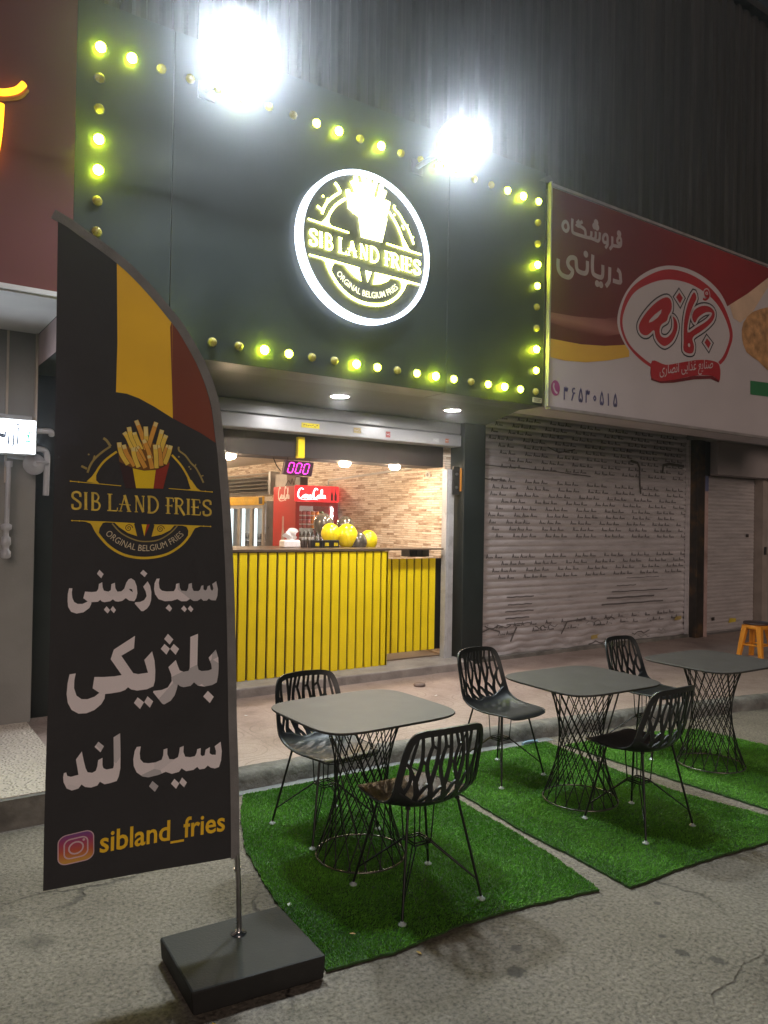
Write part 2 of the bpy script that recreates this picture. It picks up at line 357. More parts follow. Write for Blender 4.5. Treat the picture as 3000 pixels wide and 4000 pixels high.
DATA = {
'words':[[(-0.3204,1.4878),(-0.3096,1.4887),(-0.3118,1.471),(-0.3089,1.4525),(-0.2996,1.443),(-0.2814,1.4395),(-0.2557,1.4399),(-0.2493,1.4509),(-0.2481,1.4665),(-0.236,1.47),(-0.2338,1.4523),(-0.228,1.441),(-0.2074,1.4385),(-0.202,1.4496),(-0.2004,1.4654),(-0.1885,1.4689),(-0.187,1.4511),(-0.1811,1.4385),(-0.1622,1.4372),(-0.1554,1.4438),(-0.1519,1.4566),(-0.1436,1.4595),(-0.1432,1.4435),(-0.1355,1.4384),(-0.1298,1.4431),(-0.1274,1.4545),(-0.1186,1.4581),(-0.1152,1.4427),(-0.1085,1.4365),(-0.1041,1.4451),(-0.1091,1.4632),(-0.0938,1.4728),(-0.0866,1.4427),(-0.088,1.416),(-0.0943,1.399),(-0.1117,1.4007),(-0.1215,1.4075),(-0.129,1.4001),(-0.1424,1.3995),(-0.1521,1.4085),(-0.1652,1.4002),(-0.1804,1.4),(-0.1937,1.4088),(-0.2067,1.4002),(-0.2272,1.4009),(-0.2422,1.4096),(-0.2623,1.4036),(-0.2879,1.403),(-0.3117,1.4119),(-0.3247,1.4308),(-0.3287,1.4493),(-0.3273,1.4714)],[(-0.2731,1.3913),(-0.261,1.3749),(-0.2689,1.3633),(-0.2853,1.3777)],[(-0.2168,1.3844),(-0.2053,1.3701),(-0.2133,1.3591),(-0.2274,1.3728)],[(-0.1932,1.3835),(-0.1805,1.3691),(-0.1889,1.3578),(-0.2024,1.3718)],[(-0.3526,1.4793),(-0.3433,1.4626),(-0.3382,1.4385),(-0.3387,1.4091),(-0.3437,1.391),(-0.3524,1.3784),(-0.3664,1.3691),(-0.3735,1.3701),(-0.397,1.3984),(-0.3953,1.4031),(-0.3777,1.4039),(-0.3637,1.41),(-0.355,1.4244),(-0.359,1.4428),(-0.3682,1.4595)],[(-0.3694,1.5218),(-0.3542,1.508),(-0.3636,1.4949),(-0.3798,1.5099)],[(-0.4111,1.4915),(-0.3987,1.4822),(-0.3912,1.4619),(-0.3883,1.4363),(-0.3921,1.4182),(-0.3989,1.4068),(-0.4165,1.41),(-0.4289,1.4194),(-0.4409,1.4097),(-0.4546,1.4073),(-0.465,1.4091),(-0.4737,1.4166),(-0.4821,1.4097),(-0.5025,1.4068),(-0.511,1.4096),(-0.5169,1.4159),(-0.5245,1.409),(-0.5463,1.4084),(-0.5469,1.402),(-0.5526,1.388),(-0.5722,1.3729),(-0.5952,1.3693),(-0.6134,1.3763),(-0.6235,1.3943),(-0.6256,1.4154),(-0.6254,1.4399),(-0.6216,1.4601),(-0.6108,1.4598),(-0.6124,1.443),(-0.6101,1.4254),(-0.6043,1.4111),(-0.5926,1.4037),(-0.5761,1.4031),(-0.559,1.4113),(-0.5739,1.4235),(-0.5687,1.447),(-0.547,1.4446),(-0.5303,1.4459),(-0.5244,1.4546),(-0.5224,1.4731),(-0.5114,1.4793),(-0.5097,1.4614),(-0.505,1.4487),(-0.4897,1.4447),(-0.4812,1.4499),(-0.4799,1.4714),(-0.468,1.4765),(-0.4659,1.4566),(-0.4588,1.4438),(-0.445,1.4445),(-0.4348,1.454),(-0.4283,1.4756),(-0.4198,1.4881)],[(-0.5217,1.5241),(-0.5072,1.5085),(-0.5151,1.4937),(-0.5299,1.51)],[(-0.4947,1.3922),(-0.4825,1.3774),(-0.4908,1.3656),(-0.5037,1.3801)],[(-0.4732,1.3921),(-0.462,1.3773),(-0.4693,1.3661),(-0.4815,1.3799)],[(-0.0905,1.2095),(-0.0802,1.1775),(-0.0776,1.1429),(-0.0789,1.1124),(-0.0842,1.0822),(-0.1014,1.0741),(-0.1321,1.0703),(-0.157,1.0762),(-0.1724,1.0904),(-0.1853,1.0776),(-0.2115,1.0749),(-0.2246,1.0798),(-0.2333,1.088),(-0.2373,1.069),(-0.2443,1.0473),(-0.2586,1.0282),(-0.2821,1.0167),(-0.2895,1.02),(-0.324,1.0656),(-0.323,1.0711),(-0.2923,1.072),(-0.2706,1.0794),(-0.2564,1.1023),(-0.2587,1.1266),(-0.2703,1.1554),(-0.2432,1.1805),(-0.2354,1.1584),(-0.2276,1.1398),(-0.2126,1.1334),(-0.194,1.1358),(-0.1897,1.1475),(-0.1901,1.2641),(-0.1609,1.2745),(-0.1612,1.1566),(-0.1563,1.1374),(-0.1447,1.1308),(-0.1179,1.1307),(-0.1046,1.1353),(-0.1068,1.1527),(-0.1181,1.1801)],[(-0.1183,1.0528),(-0.0947,1.0278),(-0.1097,1.0052),(-0.1359,1.0328)],[(-0.2746,1.2807),(-0.254,1.2583),(-0.2672,1.2398),(-0.2881,1.2622)],[(-0.2866,1.2436),(-0.2662,1.2245),(-0.2785,1.203),(-0.2997,1.2259)],[(-0.2525,1.2415),(-0.2318,1.2216),(-0.2443,1.2),(-0.2654,1.2237)],[(-0.3313,1.2187),(-0.3216,1.1831),(-0.318,1.1461),(-0.3184,1.1093),(-0.3234,1.0884),(-0.3464,1.0794),(-0.3819,1.0774),(-0.4031,1.0837),(-0.4144,1.0926),(-0.424,1.0837),(-0.4412,1.078),(-0.4721,1.0754),(-0.4932,1.0748),(-0.4949,1.0579),(-0.5054,1.0392),(-0.5286,1.0202),(-0.5551,1.0112),(-0.5816,1.0125),(-0.6048,1.0279),(-0.6177,1.0537),(-0.6223,1.0856),(-0.6198,1.1238),(-0.6139,1.1548),(-0.5936,1.1567),(-0.5978,1.1325),(-0.5982,1.1044),(-0.5894,1.0773),(-0.5727,1.0634),(-0.5528,1.0615),(-0.5295,1.0682),(-0.5129,1.0809),(-0.5362,1.099),(-0.5309,1.1394),(-0.5005,1.1369),(-0.463,1.1364),(-0.4372,1.139),(-0.4769,1.1995),(-0.4667,1.2337),(-0.3936,1.2799),(-0.3962,1.2339),(-0.4404,1.2096),(-0.3972,1.1431),(-0.3795,1.138),(-0.3441,1.1407),(-0.3586,1.1887)],[(-0.3796,1.0525),(-0.3562,1.032),(-0.3699,1.0085),(-0.3922,1.0329)],[(-0.3442,1.0535),(-0.3233,1.0325),(-0.3344,1.0097),(-0.3555,1.0327)],[(-0.0647,0.8511),(-0.0592,0.8141),(-0.0613,0.7788),(-0.0688,0.7542),(-0.0848,0.7505),(-0.1008,0.7558),(-0.1129,0.7653),(-0.1246,0.7551),(-0.1442,0.7547),(-0.153,0.7657),(-0.1677,0.756),(-0.1948,0.7547),(-0.2123,0.7679),(-0.2217,0.7557),(-0.2482,0.7518),(-0.2711,0.7626),(-0.2972,0.7548),(-0.3341,0.7506),(-0.3563,0.7575),(-0.3767,0.7754),(-0.3873,0.7993),(-0.3897,0.8258),(-0.3855,0.8553),(-0.3786,0.8694),(-0.364,0.8695),(-0.3672,0.8454),(-0.3649,0.8226),(-0.3536,0.8079),(-0.3352,0.8036),(-0.3093,0.8032),(-0.287,0.8105),(-0.2817,0.8269),(-0.281,0.8478),(-0.2672,0.8506),(-0.2667,0.8288),(-0.2588,0.8087),(-0.2417,0.8057),(-0.2266,0.8121),(-0.2224,0.8308),(-0.2208,0.8479),(-0.2063,0.8519),(-0.2066,0.8288),(-0.1997,0.8106),(-0.1803,0.8061),(-0.1629,0.8078),(-0.1572,0.8187),(-0.1548,0.8332),(-0.1411,0.8361),(-0.1414,0.8108),(-0.1354,0.8042),(-0.1256,0.8068),(-0.1221,0.8279),(-0.1056,0.8356),(-0.1067,0.8122),(-0.0978,0.8052),(-0.0826,0.8033),(-0.0821,0.817),(-0.0877,0.8366)],[(-0.3191,0.7352),(-0.2963,0.7129),(-0.309,0.6932),(-0.3309,0.7169)],[(-0.2383,0.732),(-0.2196,0.712),(-0.2311,0.693),(-0.2505,0.715)],[(-0.2097,0.7329),(-0.1912,0.7121),(-0.2005,0.693),(-0.2197,0.7151)],[(-0.4383,0.9269),(-0.4351,0.8541),(-0.4347,0.7983),(-0.4395,0.7693),(-0.4463,0.7536),(-0.4674,0.7493),(-0.4885,0.7476),(-0.5044,0.7594),(-0.5128,0.7467),(-0.5335,0.7425),(-0.5542,0.7474),(-0.5663,0.7583),(-0.5763,0.7452),(-0.5982,0.7413),(-0.6152,0.751),(-0.6257,0.7741),(-0.6277,0.7924),(-0.6257,0.8065),(-0.618,0.8083),(-0.6144,0.7959),(-0.6025,0.7906),(-0.5773,0.7943),(-0.5811,0.8184),(-0.5868,0.8499),(-0.5677,0.8764),(-0.5612,0.8447),(-0.5538,0.8146),(-0.5466,0.7991),(-0.5311,0.7951),(-0.5191,0.8007),(-0.5142,0.8165),(-0.5119,0.8382),(-0.4974,0.8448),(-0.4968,0.8179),(-0.4931,0.8063),(-0.4825,0.8005),(-0.4596,0.8017),(-0.4574,0.8125),(-0.4608,0.9147)],[(-0.5125,0.905),(-0.493,0.8861),(-0.5048,0.8655),(-0.5253,0.8875)]],
'word_hole':[(-0.4191,1.4536),(-0.4086,1.4522),(-0.4038,1.4404),(-0.4137,1.4462)],
'ban_edge':[(-0.6839,2.7777),(-0.6301,2.7544),(-0.5883,2.7303),(-0.5406,2.7047),(-0.4813,2.6704),(-0.4262,2.6334),(-0.3698,2.5853),(-0.3123,2.5288),(-0.2713,2.484),(-0.2297,2.4369),(-0.1934,2.3819),(-0.1565,2.3209),(-0.1252,2.2544),(-0.106,2.2024),(-0.0896,2.1438),(-0.0754,2.0418),(-0.0648,1.9702),(-0.0557,1.8802),(-0.0434,1.7599),(-0.0318,1.609),(-0.0227,1.4577),(-0.0129,1.2403),(-0.0026,0.9373),(0.0072,0.7549),(0.0145,0.5725),(0.0194,0.3874)],
'ban_left':[(-0.6843,0.4007),(-0.6854,0.6041),(-0.6838,0.8947),(-0.6804,1.251),(-0.6782,1.7391),(-0.6805,2.229)],
'ban_bot':[(-0.0024,0.3886),(-0.1506,0.3846),(-0.3396,0.3791),(-0.5229,0.3833)],
'pole':[(0.0283,0.0937),(0.0111,0.3996)],
'stripe_y':[(-0.4824,2.6447),(-0.4589,2.6346),(-0.4033,2.5925),(-0.3466,2.5439),(-0.3002,2.4928),(-0.2784,2.4655),(-0.276,2.3734),(-0.2705,2.0907),(-0.3384,2.1287),(-0.3947,2.1554),(-0.4388,2.1685),(-0.4767,2.1706),(-0.4749,2.3488)],
'stripe_r':[(-0.2772,2.4639),(-0.241,2.4189),(-0.2048,2.3645),(-0.1681,2.3036),(-0.137,2.2413),(-0.1147,2.1836),(-0.0985,2.131),(-0.0848,2.054),(-0.0839,2.009),(-0.163,2.0426),(-0.2699,2.0907)],
'em':{'dark':[(-0.4615,1.9175),(-0.4132,1.8953),(-0.3999,1.8227),(-0.4371,1.8214)],'yel':[(-0.4132,1.8953),(-0.372,1.8883),(-0.3305,1.8931),(-0.3378,1.8238),(-0.3999,1.8227)],'red':[(-0.3305,1.8931),(-0.3026,1.9058),(-0.28,1.9232),(-0.3028,1.8239),(-0.3378,1.8238)],'bg':[(-0.4609,1.9175),(-0.4649,1.9541),(-0.4284,1.9773),(-0.3604,1.9993),(-0.3041,1.9777),(-0.2822,1.9429),(-0.2835,1.9212),(-0.3305,1.8938),(-0.372,1.8894),(-0.4132,1.8963)],'fries':[([(-0.4304,1.9085),(-0.4352,1.9156),(-0.4421,1.9256),(-0.4493,1.9369),(-0.4548,1.9477),(-0.4581,1.9585),(-0.4604,1.97),(-0.4618,1.9803),(-0.4629,1.9875)],1),([(-0.4066,1.9044),(-0.412,1.9119),(-0.4198,1.9227),(-0.428,1.9346),(-0.4345,1.9453),(-0.439,1.9551),(-0.4425,1.965),(-0.4451,1.9737),(-0.447,1.9797)],2),([(-0.4146,1.964),(-0.4179,1.972),(-0.4226,1.9834),(-0.4278,1.9955),(-0.4323,2.0053),(-0.4364,2.0123),(-0.4404,2.0179),(-0.4438,2.0223),(-0.4462,2.0254)],1),([(-0.3975,1.965),(-0.402,1.9732),(-0.4085,1.9851),(-0.4153,1.998),(-0.4206,2.0096),(-0.424,2.0201),(-0.4266,2.0305),(-0.4284,2.0396),(-0.4298,2.046)],1),([(-0.3667,1.9668),(-0.3703,1.9786),(-0.3756,1.9955),(-0.3815,2.0138),(-0.3868,2.0295),(-0.3919,2.0427),(-0.3971,2.055),(-0.4016,2.0653),(-0.4048,2.0725)],2),([(-0.3839,1.9658),(-0.3877,1.9738),(-0.3932,1.9852),(-0.399,1.9973),(-0.4035,2.0071),(-0.4064,2.0143),(-0.4083,2.0201),(-0.4097,2.0246),(-0.4107,2.0279)],1),([(-0.3652,1.9812),(-0.3662,1.9956),(-0.3676,2.0166),(-0.3691,2.0377),(-0.3701,2.052)],1),([(-0.3599,1.9744),(-0.3569,1.9853),(-0.3525,2.001),(-0.3478,2.018),(-0.3437,2.0325),(-0.3402,2.0444),(-0.3369,2.0553),(-0.3342,2.0645),(-0.3322,2.0709)],2),([(-0.3285,1.9691),(-0.3267,1.9764),(-0.3241,1.9869),(-0.3213,1.9985),(-0.3188,2.0091),(-0.3164,2.019),(-0.3141,2.0289),(-0.3121,2.0377),(-0.3107,2.0438)],1),([(-0.3143,1.9627),(-0.3126,1.9695),(-0.31,1.9794),(-0.3072,1.99),(-0.3045,1.9992),(-0.3019,2.0071),(-0.2992,2.0144),(-0.2968,2.0207),(-0.2951,2.0251)],1),([(-0.3727,1.9238),(-0.3753,1.9297),(-0.379,1.9381),(-0.3832,1.9472),(-0.3871,1.955),(-0.391,1.9614),(-0.395,1.9672),(-0.3986,1.972),(-0.4012,1.9754)],2),([(-0.3487,1.9322),(-0.3513,1.9401),(-0.3552,1.9514),(-0.3594,1.9636),(-0.3634,1.9742),(-0.3672,1.9829),(-0.3711,1.9909),(-0.3746,1.9977),(-0.377,2.0025)],2),([(-0.3066,1.9272),(-0.3048,1.9341),(-0.3023,1.944),(-0.2994,1.9546),(-0.2967,1.9637),(-0.294,1.9712),(-0.291,1.978),(-0.2884,1.9837),(-0.2866,1.9877)],2),([(-0.2993,1.9168),(-0.2968,1.9235),(-0.2931,1.933),(-0.2892,1.9437),(-0.2859,1.9535),(-0.2833,1.9629),(-0.281,1.9727),(-0.2791,1.9812),(-0.2777,1.9872)],1),([(-0.3688,1.8991),(-0.3726,1.9061),(-0.3781,1.916),(-0.3843,1.927),(-0.3902,1.9371),(-0.396,1.9467),(-0.4021,1.9566),(-0.4075,1.9653),(-0.4113,1.9713)],2),([(-0.3928,1.8998),(-0.396,1.9071),(-0.4006,1.9177),(-0.4054,1.9293),(-0.409,1.9396),(-0.4111,1.9488),(-0.4125,1.9579),(-0.4134,1.9657),(-0.414,1.9711)],1),([(-0.3115,1.909),(-0.3126,1.9185),(-0.3142,1.9323),(-0.316,1.9469),(-0.3178,1.9589),(-0.3197,1.9678),(-0.3219,1.9753),(-0.3239,1.9812),(-0.3253,1.9854)],2),([(-0.3288,1.8992),(-0.3293,1.9081),(-0.3299,1.9209),(-0.3307,1.9349),(-0.3315,1.9474),(-0.3326,1.9587),(-0.3338,1.97),(-0.335,1.9797),(-0.3358,1.9865)],1),([(-0.3445,1.8967),(-0.3455,1.9011),(-0.3469,1.9075),(-0.3485,1.9147),(-0.3502,1.9214),(-0.3521,1.9281),(-0.3543,1.9352),(-0.3562,1.9416),(-0.3576,1.946)],2)],'arcs':[[(-0.4699,1.9538),(-0.4757,1.949),(-0.4841,1.9423),(-0.4936,1.9344),(-0.5029,1.9262),(-0.5106,1.9185),(-0.5169,1.9111),(-0.5225,1.9035),(-0.5276,1.8958),(-0.5321,1.8883),(-0.5361,1.8809),(-0.5396,1.8731),(-0.5426,1.865),(-0.545,1.8572),(-0.5469,1.8505),(-0.5484,1.8458)],[(-0.2717,1.9525),(-0.2665,1.9472),(-0.2592,1.9396),(-0.2507,1.9308),(-0.2423,1.9215),(-0.2351,1.9127),(-0.2291,1.9044),(-0.2236,1.8959),(-0.2185,1.8874),(-0.2136,1.8788),(-0.2089,1.8702),(-0.204,1.8609),(-0.1991,1.8509),(-0.1946,1.8413),(-0.1907,1.833),(-0.188,1.8271)]],'flares':[[(-0.5425,1.8771),(-0.5535,1.8594),(-0.5709,1.8408),(-0.5482,1.8372),(-0.527,1.8345),(-0.5387,1.8462),(-0.539,1.8634)],[(-0.2124,1.8664),(-0.1989,1.8267),(-0.2188,1.8224),(-0.1787,1.8201),(-0.1566,1.819),(-0.1752,1.8312),(-0.1959,1.8597)],[(-0.5778,1.6989),(-0.5551,1.6906),(-0.5384,1.6666),(-0.5267,1.6529),(-0.5238,1.6737),(-0.5127,1.6929),(-0.4964,1.6976)],[(-0.154,1.6859),(-0.1795,1.6772),(-0.1972,1.6478),(-0.2062,1.6423),(-0.2049,1.6678),(-0.2124,1.6823),(-0.2306,1.6875)]],'lines':[[(-0.6268,1.84),(-0.4524,1.8293)],[(-0.2816,1.8257),(-0.1138,1.8178)],[(-0.6192,1.7),(-0.5128,1.6974),(-0.4024,1.6926)],[(-0.3334,1.6888),(-0.2306,1.6883),(-0.1168,1.6845)]],'knots':[(-0.6236,1.8398),(-0.5972,1.8381),(-0.1157,1.8181),(-0.1418,1.8195),(-0.6167,1.7),(-0.5922,1.6993),(-0.1194,1.6848),(-0.1466,1.6856)],'bottom':[(-0.5452,1.6838),(-0.5433,1.6799),(-0.5408,1.6744),(-0.5375,1.6678),(-0.5334,1.6605),(-0.5283,1.6529),(-0.522,1.6445),(-0.5145,1.635),(-0.5062,1.6252),(-0.4973,1.6157),(-0.488,1.6073),(-0.4783,1.5998),(-0.4681,1.5929),(-0.4574,1.5866),(-0.446,1.581),(-0.434,1.5763),(-0.4211,1.5724),(-0.4073,1.5693),(-0.3931,1.567),(-0.3785,1.5656),(-0.3639,1.5652),(-0.349,1.5658),(-0.3335,1.5673),(-0.318,1.5697),(-0.303,1.573),(-0.2891,1.5772),(-0.2763,1.5825),(-0.2641,1.5889),(-0.2528,1.5961),(-0.2423,1.6037),(-0.2327,1.6113),(-0.2242,1.6191),(-0.2166,1.6275),(-0.2099,1.636),(-0.2041,1.6441),(-0.1991,1.6514),(-0.1951,1.6582),(-0.1921,1.6647),(-0.1899,1.6705),(-0.1882,1.6754),(-0.1869,1.6789)],'chord':[[(-0.4731,1.6951),(-0.4051,1.6925),(-0.3929,1.646),(-0.4254,1.6571),(-0.4561,1.6779)],[(-0.3306,1.6885),(-0.2575,1.6876),(-0.2732,1.669),(-0.3047,1.6526),(-0.3412,1.6442)]],'tip':[[(-0.3777,1.6901),(-0.3595,1.6896),(-0.3672,1.6451)],[(-0.3595,1.6896),(-0.348,1.6894),(-0.3665,1.6451)]],'spiral':[(-0.4234,1.6754),(-0.3093,1.673)],'bead':[(-0.4814,1.6915),(-0.4772,1.6867),(-0.4715,1.6797),(-0.4646,1.6717),(-0.457,1.6638),(-0.449,1.6569),(-0.4403,1.6511),(-0.4307,1.6456),(-0.4206,1.6405),(-0.4106,1.6361),(-0.4012,1.6326),(-0.3926,1.6299),(-0.3844,1.6281),(-0.3764,1.627),(-0.3683,1.6264),(-0.3599,1.6263),(-0.3511,1.6265),(-0.342,1.6271),(-0.3328,1.6282),(-0.3237,1.6301),(-0.3148,1.6328),(-0.306,1.6366),(-0.2971,1.6415),(-0.2885,1.647),(-0.2803,1.6527),(-0.273,1.6582),(-0.2663,1.664),(-0.2601,1.6703),(-0.2546,1.6765),(-0.2501,1.6818),(-0.2468,1.6855)],'textarc':[(-0.5047,1.6531),(-0.3661,1.5908),(-0.2209,1.6513)],'swash':[([(-0.5172,1.9997),(-0.5142,1.9981),(-0.51,1.9956),(-0.5055,1.9918),(-0.5006,1.9853),(-0.4955,1.9774),(-0.4919,1.9717)],30),([(-0.4919,1.9717),(-0.4987,1.9665),(-0.5083,1.9591),(-0.5179,1.9511),(-0.5268,1.9429),(-0.5357,1.9341),(-0.5435,1.9254),(-0.5497,1.9172),(-0.5548,1.909),(-0.5592,1.9005),(-0.5631,1.8903),(-0.5662,1.8799),(-0.5684,1.8725)],24),([(-0.5897,1.8956),(-0.5839,1.8928),(-0.576,1.889),(-0.5702,1.8862)],26),([(-0.5453,1.9357),(-0.5467,1.931),(-0.5485,1.9246),(-0.5499,1.9199)],16),([(-0.2465,1.9847),(-0.247,1.9811),(-0.2473,1.9758),(-0.2452,1.9703),(-0.2389,1.9653),(-0.2301,1.96),(-0.2214,1.9535),(-0.2137,1.9445),(-0.2062,1.9344),(-0.1991,1.9254),(-0.1926,1.9194),(-0.1865,1.9145),(-0.1804,1.908),(-0.1738,1.8981),(-0.1672,1.8865),(-0.1614,1.8758),(-0.1566,1.8665),(-0.1526,1.8581),(-0.1498,1.8523)],22),([(-0.1807,1.9227),(-0.1817,1.9194),(-0.1831,1.9148),(-0.1842,1.9115)],14),([(-0.1504,1.88),(-0.1547,1.8787),(-0.1607,1.8769),(-0.1651,1.8757)],16)],'sdots':[(-0.5658,1.938),(-0.2458,1.9467),(-0.206,1.9105),(-0.2004,1.9027),(-0.5468,1.9287)]},
'serif':[([(-0.5907,1.7849),(-0.5907,1.7874),(-0.5907,1.7909),(-0.5911,1.7947),(-0.5922,1.7976),(-0.5944,1.7995),(-0.5974,1.801),(-0.6007,1.8019),(-0.6038,1.8022),(-0.6069,1.8017),(-0.6102,1.8005),(-0.6131,1.7988),(-0.6151,1.7966),(-0.6163,1.7937),(-0.6168,1.7903),(-0.6166,1.7866),(-0.6155,1.7834),(-0.6133,1.7807),(-0.6102,1.7782),(-0.6066,1.7758),(-0.6032,1.7733),(-0.5999,1.7707),(-0.5963,1.768),(-0.5931,1.7651),(-0.5909,1.7621),(-0.5898,1.7585),(-0.5896,1.7545),(-0.5901,1.7507),(-0.5912,1.7477),(-0.5933,1.7454),(-0.5962,1.7437),(-0.5995,1.7426),(-0.6026,1.742),(-0.6058,1.742),(-0.6093,1.7425),(-0.6124,1.7436),(-0.6148,1.7454),(-0.6159,1.7485),(-0.6163,1.7526),(-0.6163,1.7566),(-0.6163,1.7593)],0.0077),([(-0.5715,1.741),(-0.5727,1.801)],0.009),([(-0.5792,1.8013),(-0.5663,1.8008)],0.0031),([(-0.578,1.7413),(-0.5651,1.7408)],0.0031),([(-0.5483,1.7403),(-0.5495,1.8002)],0.0084),([(-0.5545,1.8004),(-0.5513,1.8004),(-0.5466,1.8005),(-0.5416,1.8003),(-0.5376,1.7991),(-0.5346,1.7968),(-0.532,1.7935),(-0.5301,1.7898),(-0.5292,1.7863),(-0.5296,1.7825),(-0.531,1.7785),(-0.5331,1.7748),(-0.5354,1.7722),(-0.5382,1.771),(-0.5417,1.7709),(-0.5449,1.7712),(-0.5472,1.7714)],0.0059),([(-0.5472,1.7714),(-0.544,1.7708),(-0.5394,1.7701),(-0.5346,1.769),(-0.5309,1.7672),(-0.5283,1.7647),(-0.5264,1.7615),(-0.5251,1.758),(-0.5248,1.7545),(-0.5255,1.7507),(-0.5269,1.7467),(-0.5292,1.743),(-0.5324,1.7404),(-0.5372,1.7394),(-0.5433,1.7396),(-0.5493,1.7401),(-0.5533,1.7405)],0.0063),([(-0.49,1.7385),(-0.4912,1.798)],0.0087),([(-0.4988,1.7388),(-0.4651,1.7377)],0.0042),([(-0.4651,1.7377),(-0.4635,1.7495)],0.0031),([(-0.4993,1.7983),(-0.4823,1.7977)],0.0031),([(-0.4388,1.796),(-0.4537,1.7373)],0.0038),([(-0.4402,1.7961),(-0.4224,1.7363)],0.0094),([(-0.4582,1.7624),(-0.4179,1.7598)],0.0031),([(-0.46,1.7375),(-0.4466,1.7371)],0.0031),([(-0.4309,1.7366),(-0.4152,1.7361)],0.0031),([(-0.3979,1.7356),(-0.399,1.7946)],0.0042),([(-0.399,1.7946),(-0.3727,1.7348)],0.0087),([(-0.372,1.7347),(-0.3731,1.7936)],0.0042),([(-0.4032,1.7357),(-0.3918,1.7354)],0.0031),([(-0.3793,1.7938),(-0.3684,1.7934)],0.0031),([(-0.4044,1.7948),(-0.3972,1.7945)],0.0031),([(-0.3514,1.7341),(-0.3526,1.7928)],0.0087),([(-0.3585,1.793),(-0.3544,1.793),(-0.3485,1.7931),(-0.3421,1.7926),(-0.3367,1.7911),(-0.3323,1.788),(-0.3282,1.7839),(-0.3248,1.7792),(-0.3224,1.7741),(-0.321,1.7686),(-0.3204,1.7624),(-0.3208,1.7562),(-0.322,1.7507),(-0.3242,1.7458),(-0.3274,1.7413),(-0.3313,1.7375),(-0.3356,1.7348),(-0.341,1.7335),(-0.3473,1.7335),(-0.3532,1.734),(-0.3573,1.7343)],0.007),([(-0.2822,1.7319),(-0.2834,1.7902)],0.0087),([(-0.2918,1.7906),(-0.2646,1.7895)],0.0038),([(-0.2646,1.7895),(-0.2628,1.7755)],0.0031),([(-0.2927,1.7614),(-0.2686,1.7606)],0.0038),([(-0.2685,1.7559),(-0.2687,1.7664)],0.0031),([(-0.2907,1.7322),(-0.2735,1.7316)],0.0031),([(-0.2517,1.7309),(-0.2528,1.7891)],0.0087),([(-0.2599,1.7894),(-0.2559,1.7894),(-0.2501,1.7895),(-0.2439,1.7892),(-0.239,1.788),(-0.2353,1.7857),(-0.2322,1.7825),(-0.23,1.7789),(-0.229,1.7755),(-0.2295,1.7718),(-0.2313,1.7679),(-0.2337,1.7643),(-0.2363,1.7618),(-0.2394,1.7607),(-0.2431,1.7606),(-0.2465,1.7609),(-0.2489,1.7611)],0.0059),([(-0.2426,1.7614),(-0.2208,1.7253)],0.0087),([(-0.2601,1.7312),(-0.2433,1.7307)],0.0031),([(-0.2065,1.7295),(-0.2076,1.7874)],0.009),([(-0.2145,1.7877),(-0.2007,1.7872)],0.0031),([(-0.2134,1.7297),(-0.1996,1.7293)],0.0031),([(-0.1851,1.7288),(-0.1862,1.7866)],0.0087),([(-0.1953,1.787),(-0.1644,1.7858)],0.0038),([(-0.1644,1.7858),(-0.1623,1.7731)],0.0031),([(-0.1965,1.7581),(-0.1693,1.7572)],0.0035),([(-0.1692,1.7525),(-0.1694,1.7629)],0.0031),([(-0.1941,1.7291),(-0.1614,1.7281)],0.0038),([(-0.1614,1.7281),(-0.1598,1.7407)],0.0031),([(-0.121,1.7681),(-0.1211,1.7705),(-0.1211,1.7739),(-0.1214,1.7775),(-0.1226,1.7802),(-0.1249,1.7821),(-0.1281,1.7835),(-0.1315,1.7844),(-0.1348,1.7847),(-0.1381,1.7842),(-0.1415,1.7831),(-0.1445,1.7815),(-0.1467,1.7794),(-0.1479,1.7767),(-0.1485,1.7733),(-0.1482,1.7699),(-0.1471,1.7668),(-0.1448,1.7642),(-0.1415,1.7618),(-0.1378,1.7595),(-0.1342,1.7571),(-0.1307,1.7546),(-0.1269,1.752),(-0.1236,1.7493),(-0.1213,1.7463),(-0.1202,1.7429),(-0.1199,1.7391),(-0.1205,1.7355),(-0.1217,1.7326),(-0.1239,1.7304),(-0.1269,1.7288),(-0.1303,1.7278),(-0.1337,1.7272),(-0.1371,1.7272),(-0.1407,1.7277),(-0.144,1.7288),(-0.1464,1.7305),(-0.1476,1.7334),(-0.148,1.7373),(-0.148,1.7412),(-0.148,1.7438)],0.0077)],
'px1':0.0003,
'insta':[(-0.6396,0.5811),(-0.5218,0.5904),(-0.5187,0.4847),(-0.6376,0.4788)],
'handle':[(-0.499,0.5004),(-0.0398,0.5035)],
'sg_lines':[(-2.4883,3.9634),(-1.421,3.9536),(-2.4813,3.7055),(-1.4261,3.6915)],
'sg_ring':[(-2.5657,3.8618),(-1.3383,3.8947),(-2.1035,4.4782),(-1.8415,3.2857)],
